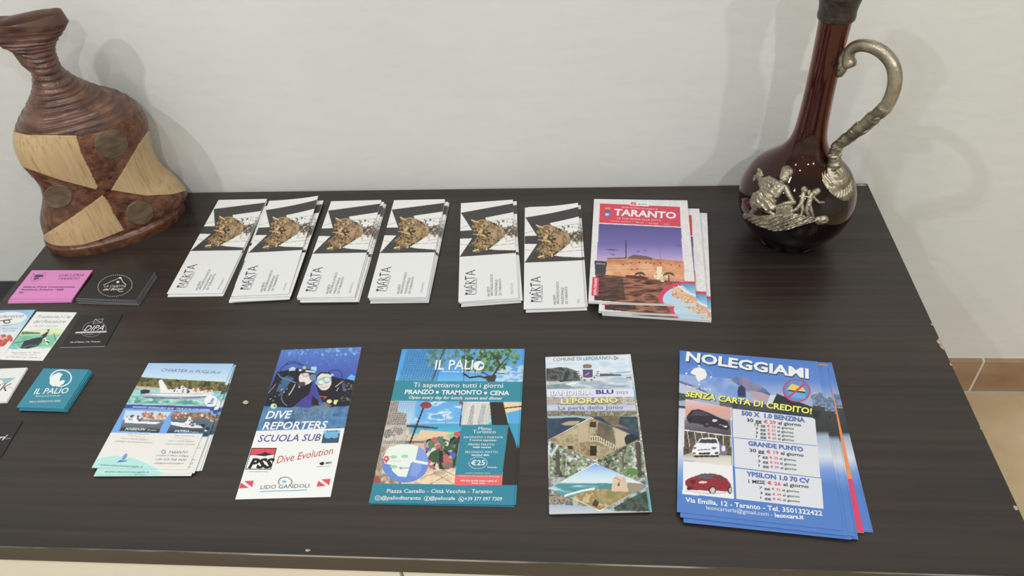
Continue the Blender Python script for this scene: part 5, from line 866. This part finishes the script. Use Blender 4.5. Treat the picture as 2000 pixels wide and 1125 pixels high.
# ---- blue car hire flyers
def hire():
    s = Sheet([(1328.7, 691.1), (1597, 700.9), (1651, 1042), (1317.8, 990.5)], .0060, 151, 211); s.canvas(.72); s.frame(1300, 680, .33784); s.fill((70, 118, 190))
    s.grad([(0, 0), (1184, 0), (1184, 380), (0, 330)], [(30, (66, 116, 194)), (180, (84, 130, 202)), (260, (150, 166, 204)), (330, (150, 160, 190))]); s.mottle([(60, 160), (420, 180), (420, 300), (60, 280)], [(100, 140, 206), (160, 176, 214), (120, 152, 208)], .008, 2, .7)
    s.pp([(60, 190), (200, 235), (260, 280), (60, 250)], (84, 104, 150)); s.pp([(60, 200), (230, 262), (230, 285), (60, 275)], (176, 184, 206)); s.mottle([(50, 255), (200, 290), (60, 310)], [(50, 60, 62), (90, 100, 96)], .03, 3); s.mottle([(360, 170), (440, 165), (560, 230), (600, 265), (540, 300), (450, 240), (370, 190)], [(70, 96, 150), (120, 120, 160), (150, 130, 150)], .015, 4); s.pp([(470, 240), (540, 250), (610, 275), (570, 310), (480, 275)], (176, 150, 160)); s.pp([(590, 265), (640, 260), (620, 320), (570, 315)], (190, 200, 220)); s.pp([(630, 255), (760, 300), (880, 340), (900, 380), (700, 350), (600, 320)], (44, 48, 56)); s.pp([(403, 225), (425, 210), (445, 228), (448, 280), (402, 278)], (44, 58, 92)); s.pl([(428, 280), (430, 320)], 4, (80, 96, 130))
    s.grad([(40, 330), (110, 330), (90, 830), (40, 830)], [(330, (190, 196, 206)), (560, (206, 210, 216)), (700, (110, 150, 206)), (830, (66, 116, 190))]); s.pp([(60, 330), (110, 335), (108, 350), (60, 345)], (60, 66, 70)); s.grad([(840, 260), (1000, 260), (1060, 800), (890, 780)], [(250, (120, 150, 206)), (330, (60, 64, 66)), (470, (48, 50, 54)), (500, (150, 166, 190)), (620, (196, 204, 214)), (700, (110, 146, 206)), (800, (66, 116, 190))]); s.mottle([(830, 240), (960, 250), (960, 330), (850, 320)], [(130, 154, 200), (70, 84, 90), (180, 190, 210)], .03, 5, .7); s.pp([(370, 300), (900, 350), (880, 400), (370, 345)], (40, 42, 44), .85); s.pp([(300, 290), (400, 300), (400, 345), (300, 330)], (60, 62, 66), .8)
    # three cars
    s.frame(1310, 780, .17784)
    s.grad([(150, 0), (632, 85), (628, 385), (140, 322)], [(0, (206, 190, 190)), (110, (214, 150, 136)), (200, (190, 160, 156)), (230, (110, 108, 116)), (380, (70, 68, 74))], 1); s.pp([(165, 180), (215, 115), (290, 105), (400, 140), (480, 180), (590, 225), (615, 290), (600, 330), (430, 290), (340, 270), (200, 245), (165, 225)], (46, 42, 50)); s.pp([(200, 170), (250, 120), (330, 130), (420, 170), (340, 175)], (70, 66, 80)); s.pe(455, 222, 26, 14, (196, 200, 206)); s.pe(570, 285, 20, 10, (206, 206, 206)); s.pl([(500, 260), (560, 280)], 8, (150, 150, 150)); s.pe(370, 265, 34, 32, (34, 32, 36)); s.pe(200, 225, 22, 28, (32, 30, 36)); s.pe(375, 262, 18, 18, (80, 78, 84))
    s.mottle([(140, 328), (632, 390), (632, 720), (118, 640)], [(70, 62, 52), (104, 90, 74), (60, 56, 50)], .03, 6); s.grad([(118, 590), (200, 560), (632, 600), (634, 720), (118, 640)], [(560, (150, 128, 104)), (620, (200, 192, 182)), (720, (214, 208, 202))])
    for k in range(7): s.pl([(165+k*75, 330+k*8), (190+k*72, 500)], 7, (206, 206, 206), .9)
    s.pp([(210, 560), (225, 500), (262, 460), (300, 412), (400, 402), (480, 412), (500, 470), (505, 560), (490, 595), (230, 595)], (222, 222, 224)); s.pp([(275, 460), (308, 420), (470, 420), (485, 465)], (60, 66, 80)); s.pp([(280, 565), (405, 560), (400, 582), (285, 584)], (40, 40, 44)); s.pl([(275, 535), (400, 530)], 10, (90, 90, 96)); s.pe(240, 512, 18, 12, (110, 116, 124)); s.pe(445, 515, 26, 13, (90, 96, 104)); s.pp([(215, 590), (500, 590), (490, 612), (240, 612)], (60, 56, 52)); s.pp([(505, 480), (560, 470), (590, 560), (560, 600), (505, 590)], (110, 110, 120)); s.pe(545, 520, 22, 30, (214, 214, 220)); s.pe(470, 570, 22, 13, (70, 70, 76)); s.pe(235, 570, 18, 12, (90, 90, 96))
    s.pp([(118, 645), (640, 715), (645, 1065), (105, 995)], (220, 218, 218)); s.pp([(135, 860), (170, 835), (240, 810), (310, 785), (400, 785), (500, 800), (570, 840), (620, 905), (630, 990), (590, 985), (460, 970), (400, 975), (200, 955), (140, 910)], (142, 34, 44)); s.pp([(250, 808), (320, 788), (400, 788), (455, 800), (410, 845), (280, 835)], (84, 84, 92)); s.pp([(470, 812), (520, 812), (590, 860), (470, 850)], (92, 60, 62)); s.pp([(190, 850), (250, 855), (230, 890), (190, 885)], (80, 30, 36)); s.pe(320, 878, 46, 13, (214, 190, 190)); s.pe(420, 965, 40, 44, (46, 40, 44)); s.pe(422, 965, 26, 30, (190, 186, 188)); s.pe(608, 970, 26, 42, (50, 44, 48)); s.pe(612, 970, 14, 28, (180, 176, 178)); s.pe(180, 940, 34, 18, (70, 36, 42)); s.pl([(150, 965), (360, 1000), (560, 1000)], 12, (170, 166, 168), .7)
    s.pl([(140, 325), (632, 388)], 9, (226, 226, 228)); s.pl([(632, 85), (645, 1065)], 8, (226, 226, 228))
    # panels and words
    s.frame(1300, 680, .33784); W = (240, 241, 243); G = (205, 206, 212)
    s.poly([(370, 345), (845, 392), (862, 402), (875, 556), (372, 506)], G, 'price_panel'); s.poly([(374, 510), (878, 560), (892, 747), (378, 676)], G, 'price_panel'); s.poly([(380, 682), (898, 752), (912, 934), (386, 858)], G, 'price_panel')
    s.text('NOLEGGIAMI', 118, 92, 828, 168, 48, (48, 66, 100), .05, part='lettering_shadow', over=True); s.text('NOLEGGIAMI', 115, 86, 825, 162, 48, W, .036)
    s.text('SENZA CARTA DI CREDITO!', 112, 284, 846, 374, 30, (40, 40, 24), .06, .1, part='banner_shadow', over=True); s.text('SENZA CARTA DI CREDITO!', 110, 281, 844, 371, 30, (240, 224, 60), .03, .1, part='banner_lettering')
    s.ell(188, 162, 72, 44, (150, 178, 226), 'lion_emblem', 40, .965); s.poly([(140, 150), (160, 128), (190, 120), (220, 132), (232, 160), (220, 182), (195, 192), (186, 203), (172, 182), (168, 164), (150, 160)], W, 'lion_emblem'); s.text('leon cars', 122, 234, 252, 248, 17, (226, 230, 238), .0, part='lion_lettering')
    for x, y in ((188, 113), (118, 157), (253, 172), (187, 215)): s.ell(x, y, 6, 5, (206, 216, 236), 'lion_emblem', 8)
    s.ell(750, 236, 82, 66, (86, 132, 200), 'no_card_sign', 40); s.poly([(690, 232), (720, 196), (792, 218), (806, 244), (750, 236)], (232, 190, 60), 'no_card_sign'); s.poly([(692, 232), (806, 240), (800, 284), (715, 276)], (90, 160, 214), 'no_card_sign'); s.line([(698, 236), (802, 246)], 2.2, (50, 60, 100), 'no_card_sign'); s.ell(750, 236, 84, 67, (196, 60, 90), 'no_card_sign', 44, .9); s.line([(695, 280), (805, 190)], 2.2, (196, 60, 90), 'no_card_sign')
    B, R, K = (72, 106, 170), (214, 60, 80), (58, 58, 62)
    def price(y, rows):
        for (a, b, c, xa, xb, yy, dy, cp, bd) in rows:
            L_ = xb-xa; s.text(a, xa, yy, xa+L_*.27, yy+dy*.27, cp, K, bd, part='price_lettering'); s.text('€ '+b, xa+L_*.31, yy+dy*.31, xa+L_*.53, yy+dy*.53, cp, R, bd, part='price_lettering'); s.text(c, xa+L_*.57, yy+dy*.57, xb, yy+dy, cp, K, bd, part='price_lettering')
    g = 'al giorno'
    s.text('500 X  1.0 BENZINA', 422, 382, 800, 420, 24, B, .04, part='first_car_lettering'); price(0, [('30 gg', '29', g, 452, 775, 418, 26, 18, .02), ('15 gg', '33', g, 498, 732, 442, 22, 13, .012), ('7 gg', '37', g, 502, 728, 465, 22, 13, .012), ('3 gg', '45', g, 502, 731, 487, 22, 13, .012), ('1 gg', '60', g, 505, 732, 508, 24, 13, .012)])
    s.text('GRANDE PUNTO', 458, 553, 788, 592, 24, B, .04, part='second_car_lettering'); price(0, [('30 gg', '19', g, 466, 790, 590, 32, 18, .02), ('7 gg', '25', g, 512, 742, 622, 26, 13, .012), ('3 gg', '33', g, 514, 745, 650, 26, 13, .012), ('1 gg', '39', g, 518, 746, 676, 26, 13, .012)])
    s.text('YPSILON 1.0 70 CV', 446, 728, 828, 780, 25, B, .04, part='third_car_lettering'); price(0, [('1 MESE', '26', g, 458, 820, 768, 40, 19, .02), ('7 gg', '32', g, 520, 760, 804, 30, 13, .012), ('3 gg', '39', g, 524, 763, 834, 30, 13, .012), ('1 gg', '45', g, 526, 764, 862, 30, 13, .012)])
    s.text('Via Emilia, 12 - Taranto - Tel. 3501322422', 100, 866, 905, 976, 25, W, .02, part='address_lettering'); s.text('leoncarssrls@gmail.com - ', 215, 912, 598, 968, 22, (214, 224, 240), .0, part='address_lettering'); s.text('leoncars.it', 612, 972, 788, 992, 24, W, .03, part='address_lettering')
    return s, s.build(.0004, 1, 'flyer')
s, me = hire()
offs = [(0, 0, 0), (3.0, -4.5, .1), (10, -3.5, .0), (5, -8, .8), (12, -6, .4)]
N_ = len(offs)+3; pitch = s.thick+.00003
for i, (dx, dy, da) in enumerate(offs): lay(s, me, 'car_hire_flyer', 'blue car hire flyer with three cars and prices, top of its pile' if i == 0 else f'blue car hire flyer, {words[i-1]} from the top of its pile', 'flyer', (N_-1-i)*pitch+.00002, dx, dy, da, 'blue car hire flyers', pm=M_GLOSS, paper=M_BLUE)
o2 = Sheet([(1328.7, 691.1), (1597, 700.9), (1651, 1042), (1317.8, 990.5)], .0060, 148, 209); o2.rect(0, 0, o2.W, o2.H*.72, (232, 130, 62), 'orange_print'); o2.rect(0, o2.H*.72, o2.W, o2.H, (210, 52, 96), 'pink_print'); o2.rect(o2.W*.2, o2.H*.83, o2.W-10.5, o2.H*.93, (236, 232, 230), 'white_print')
om = o2.build(.0004, 1, 'flyer'); lay(s, om, 'colour_flyer', 'orange and pink flyer showing along the right side of the blue pile', 'flyer', 2*pitch+.00002, 16.5, -1.5, 2.2, pm=M_GLOSS)
lay(s, me, 'car_hire_flyer', 'blue car hire flyer jutting out to the right under the orange one', 'flyer', pitch+.00002, 20, .5, 2.8, 'blue car hire flyers', pm=M_GLOSS, paper=M_BLUE)
lay(s, me, 'car_hire_flyer', 'bottom blue car hire flyer of its pile', 'flyer', .00002, 22.5, 1.2, 3.0, 'blue car hire flyers', pm=M_GLOSS, paper=M_BLUE)

# ---- crumb on the table
bm = bmesh.new(); bmesh.ops.create_icosphere(bm, subdivisions=2, radius=.0028)
for v in bm.verts: v.co = Vector((v.co.x*1.25, v.co.y*.95, max(v.co.z*.7, -.0012)+.0012))*random.uniform(.88, 1.1)
me = bpy.data.meshes.new('crumb'); bm.to_mesh(me); bm.free(); zmin = min(v.co.z for v in me.vertices)
o = tag(obj('crumb', me, noisy('crumb', [(.3, (.42, .36, .22)), (.7, (.6, .54, .38))], (400, 400, 400), rough=.9)), 'tiny pale crumb lying on the table left of the diving flyer', 'crumb'); P = on_z(480.5, 787, TOP); o.location = (P[0], P[1], TOP-zmin+.00005)
